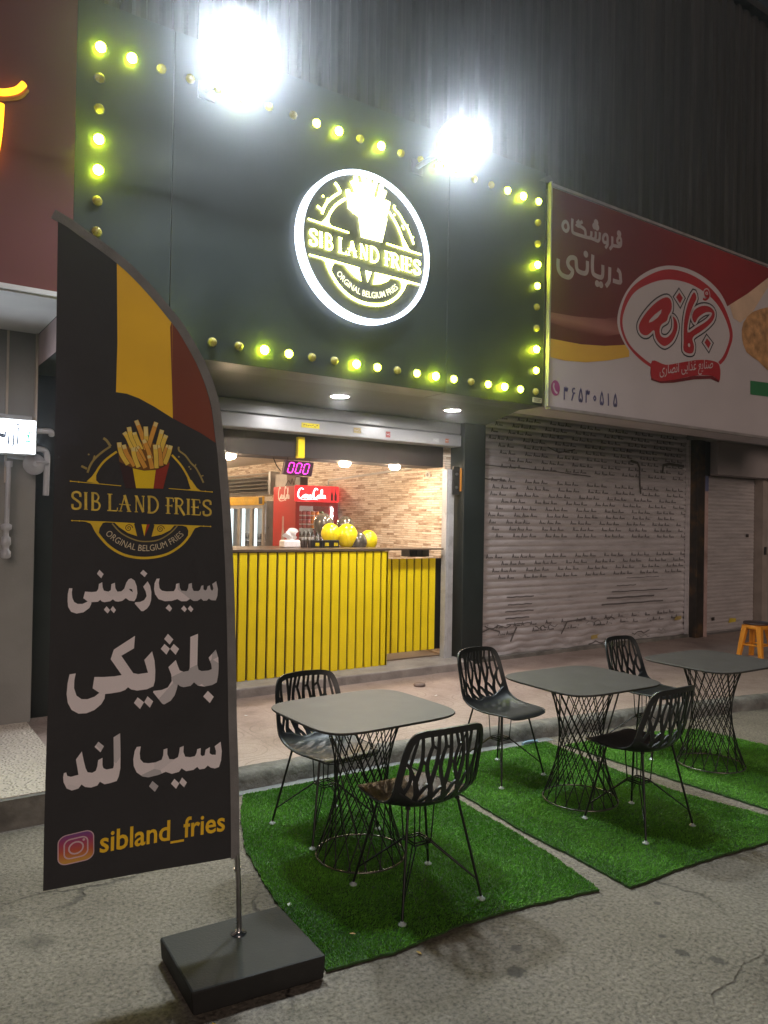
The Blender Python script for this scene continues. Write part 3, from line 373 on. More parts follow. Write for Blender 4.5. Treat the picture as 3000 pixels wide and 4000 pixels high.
'rs_text':[([(0.3509,4.6449),(0.3411,4.6397),(0.3306,4.6318),(0.3226,4.6224),(0.3177,4.6112),(0.3152,4.5985),(0.3158,4.5868),(0.3205,4.5764),(0.3283,4.5671),(0.3375,4.5603),(0.3483,4.556),(0.3606,4.5543),(0.3717,4.5566),(0.3818,4.5648),(0.3907,4.5771),(0.3962,4.5897),(0.3966,4.6019),(0.3935,4.6144),(0.3894,4.625),(0.3851,4.633),(0.3798,4.6392),(0.3737,4.6434),(0.3669,4.6461),(0.3592,4.6468)],1),([(0.4515,4.6978),(0.4503,4.6775),(0.4488,4.6489),(0.4484,4.6229),(0.4495,4.6026),(0.4517,4.5849),(0.4557,4.5716),(0.4599,4.5644),(0.4658,4.5616),(0.4791,4.56),(0.5041,4.5588),(0.5365,4.5588),(0.5687,4.559),(0.5988,4.5593),(0.6286,4.5599),(0.6555,4.5609),(0.6796,4.5626),(0.7007,4.5647),(0.7152,4.5663)],0),([(0.5971,4.7031),(0.5721,4.6866),(0.5387,4.664),(0.5199,4.6476),(0.5284,4.6439),(0.5515,4.6464),(0.5747,4.647),(0.5947,4.6435),(0.6148,4.6381),(0.6302,4.6304),(0.6383,4.6193),(0.6416,4.606),(0.6429,4.593),(0.6424,4.5804),(0.6399,4.5682),(0.638,4.5597)],0),([(0.5516,4.7014),(0.5393,4.6903),(0.5225,4.675),(0.5103,4.664)],0),([(0.7298,4.6371),(0.7294,4.6241),(0.7288,4.606),(0.7267,4.5905),(0.7219,4.5804),(0.7157,4.573),(0.7112,4.568)],0),([(0.7941,4.6492),(0.7945,4.6341),(0.7948,4.6129),(0.7928,4.5945),(0.7885,4.5817),(0.782,4.5717),(0.7716,4.5653),(0.7532,4.5642),(0.731,4.5668),(0.7151,4.5689)],0),([(0.8551,4.655),(0.8552,4.6373),(0.8549,4.6126),(0.8523,4.5916),(0.8464,4.578),(0.8381,4.5682),(0.8285,4.5617),(0.8169,4.5593),(0.8039,4.5603),(0.7919,4.5617),(0.7807,4.5631),(0.7705,4.5649),(0.7635,4.5662)],0),([(0.9739,4.5802),(0.9594,4.5758),(0.9392,4.5701),(0.9227,4.5689),(0.9129,4.5752),(0.9066,4.5858),(0.9039,4.5976),(0.9054,4.6105),(0.9104,4.6246),(0.9172,4.6362),(0.9257,4.6448),(0.9359,4.6509),(0.9458,4.6537),(0.9551,4.6532),(0.9642,4.6492),(0.971,4.6401),(0.9746,4.6226),(0.976,4.6),(0.9764,4.5808),(0.9769,4.5694),(0.9765,4.5614),(0.9728,4.5525),(0.9629,4.5393),(0.9498,4.5251),(0.9404,4.5151)],0),([(1.046,4.657),(1.0465,4.6406),(1.0471,4.6173),(1.0472,4.5964),(1.0477,4.5817),(1.0476,4.5694),(1.0439,4.5569),(1.0326,4.5421),(1.0177,4.5273),(1.0069,4.5169)],0),([(1.0437,4.5652),(1.0577,4.5663),(1.0778,4.5679),(1.0985,4.57),(1.1192,4.5721),(1.1404,4.5747),(1.1579,4.579),(1.1698,4.5853),(1.1778,4.5933),(1.1831,4.6041),(1.1861,4.6202),(1.1864,4.6391),(1.1837,4.6546),(1.1771,4.665),(1.1676,4.672),(1.1576,4.6739),(1.147,4.6688),(1.136,4.6587),(1.1283,4.6478),(1.1253,4.6362),(1.1256,4.6238),(1.129,4.6145),(1.1364,4.6097),(1.1469,4.6079),(1.1573,4.6085),(1.1674,4.6126),(1.1774,4.6191),(1.1844,4.624)],0),([(0.2609,4.2635),(0.2598,4.2474),(0.2583,4.2246),(0.2585,4.203),(0.2602,4.1851),(0.2636,4.1684),(0.2707,4.1533),(0.2818,4.1394),(0.2967,4.127),(0.3165,4.118),(0.3452,4.1126),(0.3789,4.1106),(0.4077,4.1132),(0.4276,4.1223),(0.4424,4.1359),(0.4529,4.1501),(0.4599,4.1641),(0.4626,4.1786),(0.4598,4.1911),(0.4485,4.1997),(0.4317,4.2062),(0.4171,4.2143),(0.4062,4.2254),(0.3974,4.2382),(0.3933,4.2516),(0.3953,4.2664),(0.4019,4.2818),(0.4115,4.2949),(0.4247,4.305),(0.4408,4.3128),(0.4571,4.3177),(0.4739,4.3197),(0.4907,4.3188),(0.5036,4.3141),(0.51,4.3045),(0.5125,4.291),(0.5145,4.2765),(0.516,4.2611),(0.517,4.2447),(0.5209,4.23),(0.5276,4.2174),(0.5372,4.2066),(0.5527,4.1991),(0.5793,4.195),(0.6121,4.1941),(0.6393,4.1975),(0.656,4.2047),(0.6669,4.2162),(0.6742,4.234),(0.6774,4.2648),(0.6769,4.302),(0.6762,4.3286)],0),([(0.7547,4.4072),(0.7526,4.3824),(0.7498,4.3472),(0.7486,4.3139),(0.7495,4.2852),(0.752,4.2583),(0.7566,4.237),(0.762,4.2235),(0.7696,4.2156),(0.7847,4.21),(0.8142,4.2049),(0.8514,4.2022),(0.8809,4.2044),(0.8959,4.2117),(0.9031,4.224),(0.9073,4.2423),(0.9091,4.2727),(0.908,4.3092),(0.907,4.3354)],0),([(1.0149,4.3353),(1.0145,4.3113),(1.0138,4.2775),(1.0126,4.2466),(1.0122,4.2237),(1.0112,4.2038),(1.0055,4.1845),(0.9905,4.1633),(0.9709,4.1428),(0.9568,4.1285)],0),([(1.1289,4.3361),(1.1407,4.3314),(1.1572,4.3242),(1.1703,4.3138),(1.1769,4.2989),(1.1801,4.2809),(1.1817,4.2629),(1.1858,4.2443),(1.1884,4.2256),(1.1784,4.2121),(1.144,4.2071),(1.0974,4.2072),(1.0638,4.2079)],0)],
'rs_dots':[(0.7963,4.7394),(0.7744,4.6989),(0.8094,4.6951),(1.1509,4.7086),(0.6511,4.3906),(0.8253,4.131),(0.8825,4.1309)],
'rs_ring':[[(1.1426,3.828),(1.1485,3.8715),(1.1613,3.9188),(1.1801,3.9683),(1.204,4.0186),(1.2323,4.068),(1.2642,4.1149),(1.3002,4.1601),(1.341,4.2052),(1.3865,4.2496),(1.4364,4.2925),(1.4904,4.3333),(1.5482,4.3712),(1.6109,4.4072),(1.6792,4.4421),(1.752,4.4749),(1.8283,4.5045),(1.9071,4.53),(1.9873,4.5501),(2.0708,4.5651),(2.159,4.5759),(2.25,4.5821),(2.3417,4.5837),(2.4322,4.5803),(2.5192,4.572),(2.6046,4.5587),(2.6903,4.5404),(2.7745,4.517),(2.8551,4.4881),(2.9298,4.4536),(2.9966,4.4131),(3.0561,4.3632),(3.1101,4.3033),(3.1577,4.2375),(3.1979,4.1704),(3.2298,4.1064),(3.2525,4.0499),(3.2648,4.0018),(3.2669,3.9589),(3.2606,3.9195),(3.2474,3.882),(3.2291,3.8445),(3.2075,3.8055),(3.1846,3.7652),(3.1598,3.7252),(3.13,3.6853),(3.0923,3.6458),(3.0439,3.6066),(2.982,3.5679),(2.9034,3.5272),(2.8102,3.4842),(2.7077,3.442),(2.6009,3.4035),(2.4946,3.3715),(2.3934,3.3486),(2.2933,3.3353),(2.1902,3.3294),(2.0875,3.3294),(1.9887,3.3337),(1.897,3.3409),(1.8155,3.3494),(1.7446,3.3599),(1.6814,3.3735),(1.6244,3.3899),(1.5719,3.4086),(1.5223,3.4291),(1.4742,3.451),(1.427,3.4747),(1.3819,3.5006),(1.3396,3.5283),(1.3008,3.5575),(1.266,3.5878),(1.2361,3.6188),(1.2098,3.6503),(1.1865,3.6827),(1.1671,3.7162),(1.1526,3.7513),(1.1441,3.7884)],[(1.1843,3.8349),(1.1906,3.8789),(1.2032,3.9273),(1.2215,3.9779),(1.2447,4.0286),(1.272,4.0773),(1.3028,4.1219),(1.3376,4.1625),(1.3771,4.2009),(1.4211,4.2373),(1.469,4.2721),(1.5207,4.3057),(1.5758,4.3382),(1.6351,4.3711),(1.6992,4.4041),(1.7675,4.436),(1.839,4.4651),(1.9129,4.49),(1.9882,4.509),(2.0667,4.5223),(2.1497,4.531),(2.2352,4.5351),(2.3217,4.5348),(2.4072,4.53),(2.4897,4.5207),(2.5709,4.5069),(2.6527,4.4884),(2.7332,4.4651),(2.8106,4.4371),(2.8832,4.4044),(2.9488,4.3671),(3.0089,4.3223),(3.0651,4.2693),(3.1157,4.2116),(3.1594,4.1525),(3.1943,4.0957),(3.2191,4.0447),(3.232,4.0001),(3.234,3.9593),(3.227,3.9211),(3.2132,3.8844),(3.1949,3.8478),(3.174,3.8102),(3.1531,3.7717),(3.1308,3.7334),(3.104,3.6954),(3.0695,3.6578),(3.0243,3.6207),(2.9654,3.5844),(2.8894,3.5469),(2.7986,3.5078),(2.6983,3.4696),(2.594,3.4348),(2.4905,3.4057),(2.3926,3.3845),(2.297,3.3716),(2.1991,3.3652),(2.1021,3.364),(2.0086,3.3667),(1.9213,3.372),(1.8427,3.3787),(1.7731,3.3874),(1.71,3.3989),(1.6523,3.413),(1.5989,3.4293),(1.5486,3.4475),(1.5004,3.4672),(1.4538,3.4888),(1.4095,3.5124),(1.3681,3.5378),(1.3303,3.565),(1.2968,3.5936),(1.2681,3.6235),(1.2434,3.6547),(1.2219,3.6872),(1.2045,3.7212),(1.1919,3.757),(1.1849,3.7948)],[(1.225,3.8415),(1.2344,3.8838),(1.2517,3.9298),(1.2752,3.9775),(1.3034,4.0247),(1.335,4.0692),(1.3682,4.1087),(1.4038,4.1429),(1.4433,4.1736),(1.4862,4.2016),(1.5321,4.2275),(1.5806,4.2521),(1.6312,4.2762),(1.6844,4.3002),(1.7407,4.3235),(1.7997,4.3456),(1.8613,4.3656),(1.925,4.383),(1.9906,4.3971),(2.0589,4.4081),(2.1305,4.4169),(2.2045,4.4228),(2.2799,4.4254),(2.3558,4.4243),(2.4311,4.4188),(2.508,4.4091),(2.5879,4.3954),(2.6684,4.3776),(2.7467,4.3557),(2.8201,4.3298),(2.8858,4.2999),(2.9451,4.2637),(3.0004,4.221),(3.0502,4.1741),(3.0931,4.1256),(3.1277,4.0781),(3.1526,4.0343),(3.1665,3.9943),(3.17,3.9563),(3.1649,3.9196),(3.1531,3.8837),(3.1362,3.8478),(3.116,3.8114),(3.0939,3.7746),(3.0688,3.7378),(3.0387,3.7013),(3.0019,3.6651),(2.9565,3.6295),(2.9007,3.5947),(2.8321,3.5585),(2.7521,3.5207),(2.6644,3.4837),(2.5728,3.4501),(2.481,3.4222),(2.3922,3.4024),(2.3034,3.3914),(2.2112,3.3872),(2.1188,3.3884),(2.0292,3.3933),(1.9454,3.4004),(1.87,3.4082),(1.8034,3.4174),(1.7429,3.4291),(1.6874,3.443),(1.6358,3.4586),(1.587,3.4757),(1.5398,3.4937),(1.4938,3.5126),(1.4494,3.5324),(1.4077,3.5536),(1.3694,3.5766),(1.3355,3.6017),(1.3067,3.6292),(1.2819,3.6595),(1.2602,3.6924),(1.2426,3.7274),(1.2302,3.7642),(1.224,3.8023)]],
'rs_glyph':[[(1.9662,4.1995),(1.9966,4.1972),(2.021,4.1859),(2.0383,4.1685),(2.0484,4.1435),(2.0515,4.1124),(2.0473,4.082),(2.0325,4.0542),(2.0105,4.0272),(1.9918,4.0023),(1.983,3.9802),(1.9773,3.9601),(1.9646,3.9408),(1.9369,3.9227),(1.9022,3.9055),(1.874,3.887),(1.8565,3.8655),(1.8454,3.8427),(1.8404,3.8208),(1.8419,3.7994),(1.8495,3.7788),(1.8626,3.7634),(1.8825,3.7549),(1.9078,3.7514),(1.9331,3.7523),(1.9566,3.7569),(1.9801,3.766),(2.0036,3.7804),(2.0291,3.8018),(2.0545,3.8287),(2.0737,3.8571),(2.0832,3.8873),(2.0862,3.9191),(2.0862,3.9473),(2.0803,3.9725),(2.0713,3.9943),(2.0705,4.0065),(2.0855,4.0061),(2.1087,3.9962),(2.1289,3.9808),(2.1439,3.9606),(2.1558,3.9349),(2.1596,3.9059),(2.1522,3.8726),(2.1368,3.8361),(2.1182,3.8021),(2.0984,3.7726),(2.0755,3.7457),(2.0478,3.721),(2.0127,3.6964),(1.9731,3.6741),(1.9351,3.6609),(1.8998,3.6607),(1.8661,3.6693),(1.8363,3.6814),(1.8113,3.6954),(1.7901,3.7128),(1.7728,3.7326),(1.7632,3.7606),(1.7575,3.791),(1.7436,3.8058),(1.7144,3.7917),(1.6773,3.7621),(1.6425,3.7387),(1.6133,3.7289),(1.5864,3.7251),(1.5617,3.7264),(1.538,3.7329),(1.5165,3.7444),(1.5009,3.7596),(1.4911,3.7778),(1.4872,3.7998),(1.4928,3.8261),(1.5104,3.8578),(1.5376,3.894),(1.5708,3.9323),(1.6109,3.9738),(1.6573,4.0175),(1.704,4.0577),(1.7496,4.0927),(1.7956,4.1242),(1.8404,4.1508),(1.8851,4.1733),(1.9286,4.1908)],[(2.4479,4.3405),(2.4746,4.3401),(2.4952,4.3163),(2.5023,4.2869),(2.4893,4.2584),(2.463,4.2245),(2.436,4.1846),(2.4105,4.1364),(2.3843,4.0822),(2.364,4.0282),(2.3473,3.9675),(2.3364,3.9069),(2.3448,3.8723),(2.3819,3.8797),(2.4387,3.9132),(2.5018,3.9509),(2.5731,3.9874),(2.6511,4.0284),(2.716,4.0674),(2.7642,4.1057),(2.7987,4.1419),(2.8087,4.1659),(2.7833,4.1726),(2.7337,4.1669),(2.6829,4.1539),(2.6351,4.1326),(2.5861,4.1041),(2.5451,4.076),(2.517,4.0462),(2.4967,4.0166),(2.4778,4.0015),(2.4552,4.0089),(2.434,4.0306),(2.4236,4.056),(2.4275,4.0837),(2.4423,4.1153),(2.4672,4.1447),(2.505,4.171),(2.5533,4.1952),(2.6038,4.2137),(2.6565,4.2259),(2.7114,4.2324),(2.7598,4.2315),(2.8011,4.2222),(2.8356,4.2054),(2.8562,4.1831),(2.8609,4.1554),(2.8516,4.1222),(2.8263,4.0854),(2.7802,4.0436),(2.7187,3.9986),(2.6558,3.9568),(2.5903,3.9192),(2.5236,3.8846),(2.4733,3.8558),(2.4479,3.8359),(2.4384,3.8214),(2.4365,3.8051),(2.4439,3.7841),(2.459,3.7612),(2.4682,3.7374),(2.4677,3.7108),(2.4612,3.6834),(2.4471,3.662),(2.4219,3.6492),(2.3891,3.6423),(2.3572,3.6406),(2.3262,3.6426),(2.296,3.6497),(2.2749,3.665),(2.2683,3.6918),(2.2705,3.7269),(2.2728,3.7629),(2.2715,3.7965),(2.2703,3.8311),(2.2705,3.8698),(2.2718,3.9144),(2.2746,3.9632),(2.2823,4.0148),(2.2957,4.0704),(2.314,4.1289),(2.3382,4.1856),(2.3727,4.246),(2.4133,4.3048)]],
'rs_dia':[[(2.1807,4.2915),(2.2479,4.2413),(2.1979,4.17),(2.1237,4.2279)],[(2.7125,3.8644),(2.7923,3.8162),(2.7464,3.7496),(2.6668,3.8071)]],
'rs_hole':[(1.8733,4.0522),(1.8575,4.006),(1.8029,3.9492),(1.7075,3.8905),(1.6533,3.8706),(1.6663,3.901),(1.7471,3.9702)],
'rs_o':[[(2.6252,4.2998),(2.6349,4.2988),(2.6486,4.2971),(2.6643,4.2969),(2.6798,4.3004),(2.6967,4.3087),(2.7156,4.3206),(2.732,4.3343),(2.7416,4.3483),(2.7421,4.3644),(2.7364,4.3826),(2.727,4.3986),(2.7167,4.4083),(2.7036,4.4096),(2.6873,4.4052),(2.6721,4.3975),(2.6623,4.3891),(2.6588,4.3785),(2.6594,4.365),(2.6636,4.3525),(2.671,4.3448),(2.6843,4.3439),(2.7027,4.3476),(2.721,4.3527),(2.7335,4.3561)]],
'rs_dot2':(2.3732,3.7345),
'rs_rib':[[(1.723,3.4799),(1.7639,3.489),(1.821,3.4813),(1.8867,3.4695),(1.9533,3.4668),(2.0207,3.4772),(2.0926,3.4938),(2.1667,3.5129),(2.2408,3.5309),(2.3151,3.5483),(2.3906,3.5664),(2.466,3.5835),(2.5398,3.5976),(2.6141,3.609),(2.6888,3.6184),(2.7592,3.6245),(2.8202,3.6258),(2.8714,3.6241),(2.915,3.6192),(2.9494,3.6076),(2.9735,3.5855),(2.9863,3.5433),(2.9885,3.4859),(2.9814,3.4314),(2.9662,3.3977),(2.9452,3.3954),(2.9173,3.4129),(2.8783,3.4348),(2.824,3.4458),(2.7496,3.4424),(2.6593,3.4327),(2.5624,3.4187),(2.4677,3.4026),(2.3736,3.3824),(2.2767,3.3582),(2.1834,3.334),(2.0995,3.3138),(2.0255,3.2973),(1.9581,3.2828),(1.8978,3.2719),(1.8451,3.2663),(1.7988,3.2641),(1.7589,3.2651),(1.7274,3.2734),(1.7064,3.293),(1.6948,3.3331),(1.692,3.3889),(1.7005,3.4434)]],
'rs_rib2':[(1.7065,3.2887),(1.8451,3.2663),(2.0995,3.3138),(2.4677,3.4026),(2.824,3.4458),(2.966,3.407),(2.9616,3.3831),(2.793,3.4097),(2.4686,3.362),(2.1002,3.283),(1.8733,3.2523),(1.7069,3.2673)],
'rs_ribtext':[(1.8303,3.3079),(2.8546,3.5052)],
'rs_yel':[(0.1469,3.481),(0.6064,3.4887),(0.9513,3.523),(1.3389,3.5916),(1.3415,3.4663),(1.0017,3.3809),(0.6776,3.321),(0.3678,3.2967),(0.1464,3.3042)],
'rs_red':[(0.1741,4.8986),(3.9866,4.9659),(3.99,4.8035),(3.5507,4.5312),(3.1618,4.3234),(1.9642,3.6719),(1.339,3.5867),(0.9513,3.5214),(0.6064,3.4871),(0.1469,3.4796)],
'rs_swoosh':[[(0.1521,3.7326),(0.5338,3.7515),(0.9456,3.7962),(1.1848,3.8593),(1.2374,3.692),(0.9493,3.6167),(0.5368,3.6077),(0.1436,3.6353)]],
'rs_glow':[(3.1618,4.3234),(3.5507,4.5312),(3.99,4.8035),(3.9925,4.6888),(3.6565,4.325),(3.3925,4.151),(3.2451,4.1822)],
'rs_bread':[(3.4584,4.1616),(3.5381,4.2467),(3.6565,4.325),(3.825,4.3891),(3.9978,4.4403),(4.1187,4.4962),(4.2157,4.4973),(4.3194,4.3674),(4.3695,4.171),(4.2829,3.9239),(4.16,3.7133),(4.0874,3.6511),(4.0145,3.6564),(3.9184,3.692),(3.806,3.7439),(3.662,3.7764),(3.5323,3.8194),(3.4619,3.8989),(3.4289,3.9902),(3.425,4.0764)],
'rs_green':[(3.6235,3.4857),(4.1643,3.5108),(4.168,3.3371),(3.6271,3.3177)],
'rs_phone':(0.2493,3.0168),
'rs_num':[(0.353,2.9732),(1.1737,2.9903)],
'bulbs_dummy':0,
'ls_box':[(-4.4325,2.4165),(-4.1934,2.3588),(-4.2029,2.1488),(-4.4277,2.1785)],
'ls_str':[([(-4.3138,2.3339),(-4.3185,2.2105)],0),([(-4.3321,2.355),(-4.307,2.3532)],0),([(-4.3418,2.305),(-4.3435,2.2087),(-4.3642,2.1798)],0),([(-4.3727,2.3358),(-4.3754,2.2065)],0),([(-4.4384,2.2749),(-4.396,2.2636)],1),([(-4.395,2.3027),(-4.3976,2.2537)],0),([(-4.4205,2.3445),(-4.4117,2.3423)],0),([(-4.2383,2.3133),(-4.2466,2.275),(-4.2604,2.2838)],2),([(-4.2686,2.2387),(-4.223,2.237)],2),([(-4.2466,2.275),(-4.2413,2.2357)],2),([(-4.2264,2.3113),(-4.2216,2.257)],2)]}
# ------------------------------------------------------------------ shared materials
M_black = mat("black_panel", (.016, .022, .022), .40, 0, .2, 3, .03, 200)
M_blackp = mat("black_plastic", (.011, .011, .012), .40, 0, .2, 20, .04, 300)
M_wire = mat("black_wire", (.012, .012, .012), .35, .4, .2, 20)
M_steel = mat("steel", (.45, .45, .46), .3, .9, .1, 10)
M_darksteel = mat("dark_steel", (.09, .085, .08), .35, .7, .25, 10)
M_white = mat("white_paint", (.62, .61, .60), .5, 0, .08, 5, .05, 40, dirt=(.3, .28, .26), damt=.25)
M_yellow = mat("yellow_paint", (.88, .66, .006), .38, 0, .06, 4, .05, 90)
M_chrome = mat("chrome", (.8, .8, .82), .15, 1, .05, 10)
M_concrete = mat("kerb_concrete", (.17, .16, .145), .9, 0, .35, 9, .9, 35, dirt=(.06, .055, .05), dscale=3, damt=.8)
M_greycon = mat("grey_concrete", (.20, .20, .205), .85, 0, .2, 9, .4, 60)
M_greywall = mat("grey_wall", (.23, .225, .215), .7, 0, .15, 2.5, .1, 60)
M_red = mat("red_enamel", (.33, .018, .015), .35, 0, .1, 4)
M_glass = bpy.data.materials.new("clear_glass"); M_glass.use_nodes = True
_g = M_glass.node_tree; _g.nodes.remove(_g.nodes["Principled BSDF"])
_t = _g.nodes.new("ShaderNodeBsdfTransparent"); _t.inputs[0].default_value = (.93, .96, .95, 1); _s = _g.nodes.new("ShaderNodeBsdfGlossy"); _s.inputs["Roughness"].default_value = .04
_m = _g.nodes.new("ShaderNodeMixShader")
_m.inputs[0].default_value = .06
for _a, _b in ((_t.outputs[0], _m.inputs[1]), (_s.outputs[0], _m.inputs[2]), (_m.outputs[0], _g.nodes["Material Output"].inputs[0])): _g.links.new(_a, _b)
def lin(h):
    return tuple(((int(h[i:i+2], 16)/255+.055)/1.055)**2.4 for i in (0, 2, 4))

# ------------------------------------------------------------------ ground
g = MB(); n = 60
g.grid(lambda u, v: (-40+80*u, -40+80*v, 0), 1, 1, False)
struct("street", g, street_mat())
kx = [(-4.17, -.60), (-3.2, -.628), (-2.25, -.655), (-.64, -.787), (.6, -.97), (1.9, -1.2), (3.4, -1.5), (6., -1.98), (11, -2.9)]
def kerb_y(x):
    for (a, b), (c, d) in zip(kx, kx[1:]):
        if x <= c: return b+(d-b)*(x-a)/(c-a)
    return kx[-1][1]
xs = [-4.17+i*.11 for i in range(139)]
p = MB(); vs = []; fs = []
for x in xs: vs += [(x, kerb_y(x)+.10, .112), (x, 2.2, .112)]
p.add(vs, [(2*i, 2*i+2, 2*i+3, 2*i+1) for i in range(len(xs)-1)])
struct("pavement", p, pave_mat())
k = MB(); k.smooth = True; vs = []; xs2 = [-4.17+i*.035 for i in range(430)]
nz = np.cumsum(rng.normal(0, .004, len(xs2))); nz -= np.linspace(nz[0], nz[-1], len(nz)); nz = np.clip(nz, -.012, .012)
for i, x in enumerate(xs2):
    y = kerb_y(x); a = nz[i]+rng.normal(0, .003); t = rng.normal(0, .0025)
    if i % 17 == 5: a += .016; t -= .012
    vs += [(x, y-.012+a, -.01), (x, y+a*.8, .05), (x, y+.006+a, .088+t), (x, y+.03+a*.5, .112+t), (x, y+.11, .115+t*.3), (x, y+.125, .10)]
w = 6
k.add(vs, [(i*w+j, (i+1)*w+j, (i+1)*w+j+1, i*w+j+1) for i in range(len(xs2)-1) for j in range(w-1)])
struct("kerb", k, M_concrete)
gt = MB(); vs = []
for i in range(60):
    x = -3.9+i*.055
    vs += [(x, kerb_y(x)-.015, .004), (x, kerb_y(x)-.105+.018*math.sin(i*.7)+rng.normal(0, .006), .004)]
gt.add(vs, [(2*i, 2*i+1, 2*i+3, 2*i+2) for i in range(59)])
struct("gutter", gt, M_greycon)
tp = MB(); tp.box((-12, -.5, -.02), (-4.17, 1.12, .17)); o = struct("terrazzo_pavement", tp, [terrazzo_mat()])
tf = MB(); tf.box((-12, -.54, -.02), (-4.172, -.502, .166)); struct("terrazzo_kerb", tf, M_concrete)
# ------------------------------------------------------------------ the fries shop
shop = thing("fries_shop", "black fronted takeaway with dot lights round its fascia and a stone tiled room", "shop", (-2, 1.3, .112))
for a, b in ((-4.142, -3.511), (-3.506, -1.077), (-1.072, .112)):
    f = MB(); f.box((a, .03, 2.8285), (b, .34, 5.06)); obj("fascia_panel", f, M_black, shop, bevel=.003)
s = MB(); s.add([(-4.14, .342, 2.829), (.111, .342, 2.829), (.654, 1.43, 2.829), (.654, 1.69, 2.829), (-4.14, 1.69, 2.829)], [(4, 3, 2, 1, 0)])
s.add([(-4.14, .342, 2.88), (.111, .342, 2.88), (.654, 1.43, 2.88), (.654, 1.69, 2.88), (-4.14, 1.69, 2.88)], [(0, 1, 2, 3, 4)])
M_soffit = mat("dark_soffit", (.045, .05, .045), .5, 0, .15, 3)
obj("soffit", s, M_soffit, shop)
f = MB(); f.box((.338, 1.43, .10), (.654, 1.69, 2.827)); obj("pillar", f, M_black, shop, bevel=.006)
f = MB(); f.box((-4.14, 1.43, .10), (-2.60, 1.69, 2.827)); obj("front_wall", f, M_black, shop, bevel=.004)
# a small white plate at the fascia corner
f = MB(); f.box((-.027, .024, 2.857), (.09, .0299, 2.903))
pl = obj("plate", f, mat("plate_paper", (.55, .52, .42), .6), shop)
fl = Flat(lambda x, z, o: (x, .0235-o, z), .0003)
for i, (w0, w1) in enumerate(((.1, .9), (.15, .8), (.1, .85))): fl.line([(-.027+.117*w0, 2.891-i*.011), (-.027+.117*w1, 2.891-i*.011)], .004)
obj("print", fl, M_blackp, pl)
# marquee dot lights, 0.2 m apart: top and bottom rows, left and right columns
B_on = emit("lamp_bright", (.80, 1.0, .03), 230.0)
B_mid = emit("lamp_half", (.84, 1.0, .06), 22.0)
B_off = mat("lamp_off", (.34, .28, .05), .25, 0, .15, 30, .1, 90, coat=.5)
M_collar = mat("lamp_collar", (.06, .06, .03), .4)
state = {}
for i in range(21):
    state[('t', i)] = {19: 2, 11: 2, 9: 2, 1: 2, 0: 1, 20: 2, 12: 1, 2: 1, 15: 2, 6: 2}.get(i, 0)
    state[('b', i)] = {2: 2, 6: 2, 10: 2, 14: 2, 1: 1, 3: 1, 5: 1, 7: 1, 9: 1, 13: 1, 17: 1, 18: 2, 0: 0}.get(i, 0)
for i in range(1, 9):
    state[('l', i)] = {6: 2, 5: 2, 1: 2}.get(i, 0); state[('r', i)] = {6: 2, 5: 1, 2: 2, 1: 1}.get(i, 0)
bm_dome = [(.025, 0), (.030, .005), (.032, .014), (.028, .026), (.020, .035), (.009, .039), (.001, .040)]
for (side, i), st in state.items():
    x, z = {'t': (-.2*i, 4.756), 'b': (-.2*i, 2.956), 'l': (-4.0, 2.956+.2*i), 'r': (0, 2.956+.2*i)}[side]
    b = MB(); b.lathe(bm_dome, (x, .0295, z), 14, (0, -1, 0)); b.mi = 1
    b.lathe([(.034, 0), (.036, .004), (.031, .006), (.026, .0065)], (x, .0296, z), 14, (0, -1, 0))
    if st == 0:
        b.mi = 0
        for t in range(8):
            q = t*math.pi/4; b.tube([(x+.031*math.cos(q), .0155, z+.031*math.sin(q)), (x+.021*math.cos(q), -.004, z+.021*math.sin(q)), (x+.010*math.cos(q), -.0095, z+.010*math.sin(q))], .0028, 5)
    obj("dot_light", b, [[B_off, B_mid, B_on][st], M_collar], shop)
# roller housing with its stickers
f = MB(); f.box((-2.598, 1.48, 2.56), (.336, 1.68, 2.695)); f.box((-2.598, 1.492, 2.70), (.336, 1.68, 2.826))
M_housing = mat("housing_white", (.36, .355, .365), .32, .1, .06, 3, .04, 60, dirt=(.35, .33, .3), damt=.2)
rh = obj("roller_housing", f, M_housing, shop, bevel=.012)
for (x0, x1, z0, z1, c) in ((-1.70, -1.50, 2.612, 2.66, (.62, .50, .02)), (-1.10, -1.01, 2.605, 2.66, (.5, .38, .16)), (-.70, -.645, 2.59, 2.652, (.35, .06, .05)), (.10, .145, 2.592, 2.635, (.45, .13, .05)), (-.07, .01, 2.585, 2.63, (.42, .42, .42))):
    f = MB(); f.box((x0, 1.4765, z0), (x1, 1.4792, z1)); q = obj("sticker", f, mat("sticker", c, .5), rh)
    fl = Flat(lambda x, z, o: (x, 1.476-o, z), .0003)
    for t in range(7):
        a = x0+(x1-x0)*(.1+.12*t); zz = (z0+z1)/2+.006*math.sin(t*2.2); fl.line([(a, zz), (a+(x1-x0)*.09, zz+.006*math.cos(t*3.))], .006)
    obj("print", fl, M_blackp if c[0] > .5 else M_white, q)
f = MB(); f.box((-2.60, 1.70, 2.335), (.336, 2.06, 2.619)); obj("beam", f, mat("grey_beam", (.034, .026, .026), .6, 0, .12, 3, spec=.2), shop, bevel=.004)
M_plaster = mat("cream_plaster", (.66, .60, .53), .7, 0, .08, 2)
f = MB(); f.box((-2.9, 2.065, 2.62), (.40, 9.2, 2.70)); obj("ceiling", f, M_plaster, shop)
f = MB(); f.box((.25, 1.67, .112), (.40, 9.0, 2.619)); obj("stone_wall", f, stone_wall_mat(), shop)
f = MB(); f.box((-2.90, 1.67, .112), (-2.62, 9.0, 2.619)); obj("side_wall", f, M_plaster, shop)
f = MB(); f.box((-2.61, 9.0, .112), (.40, 9.2, 2.619)); obj("back_wall", f, M_plaster, shop)
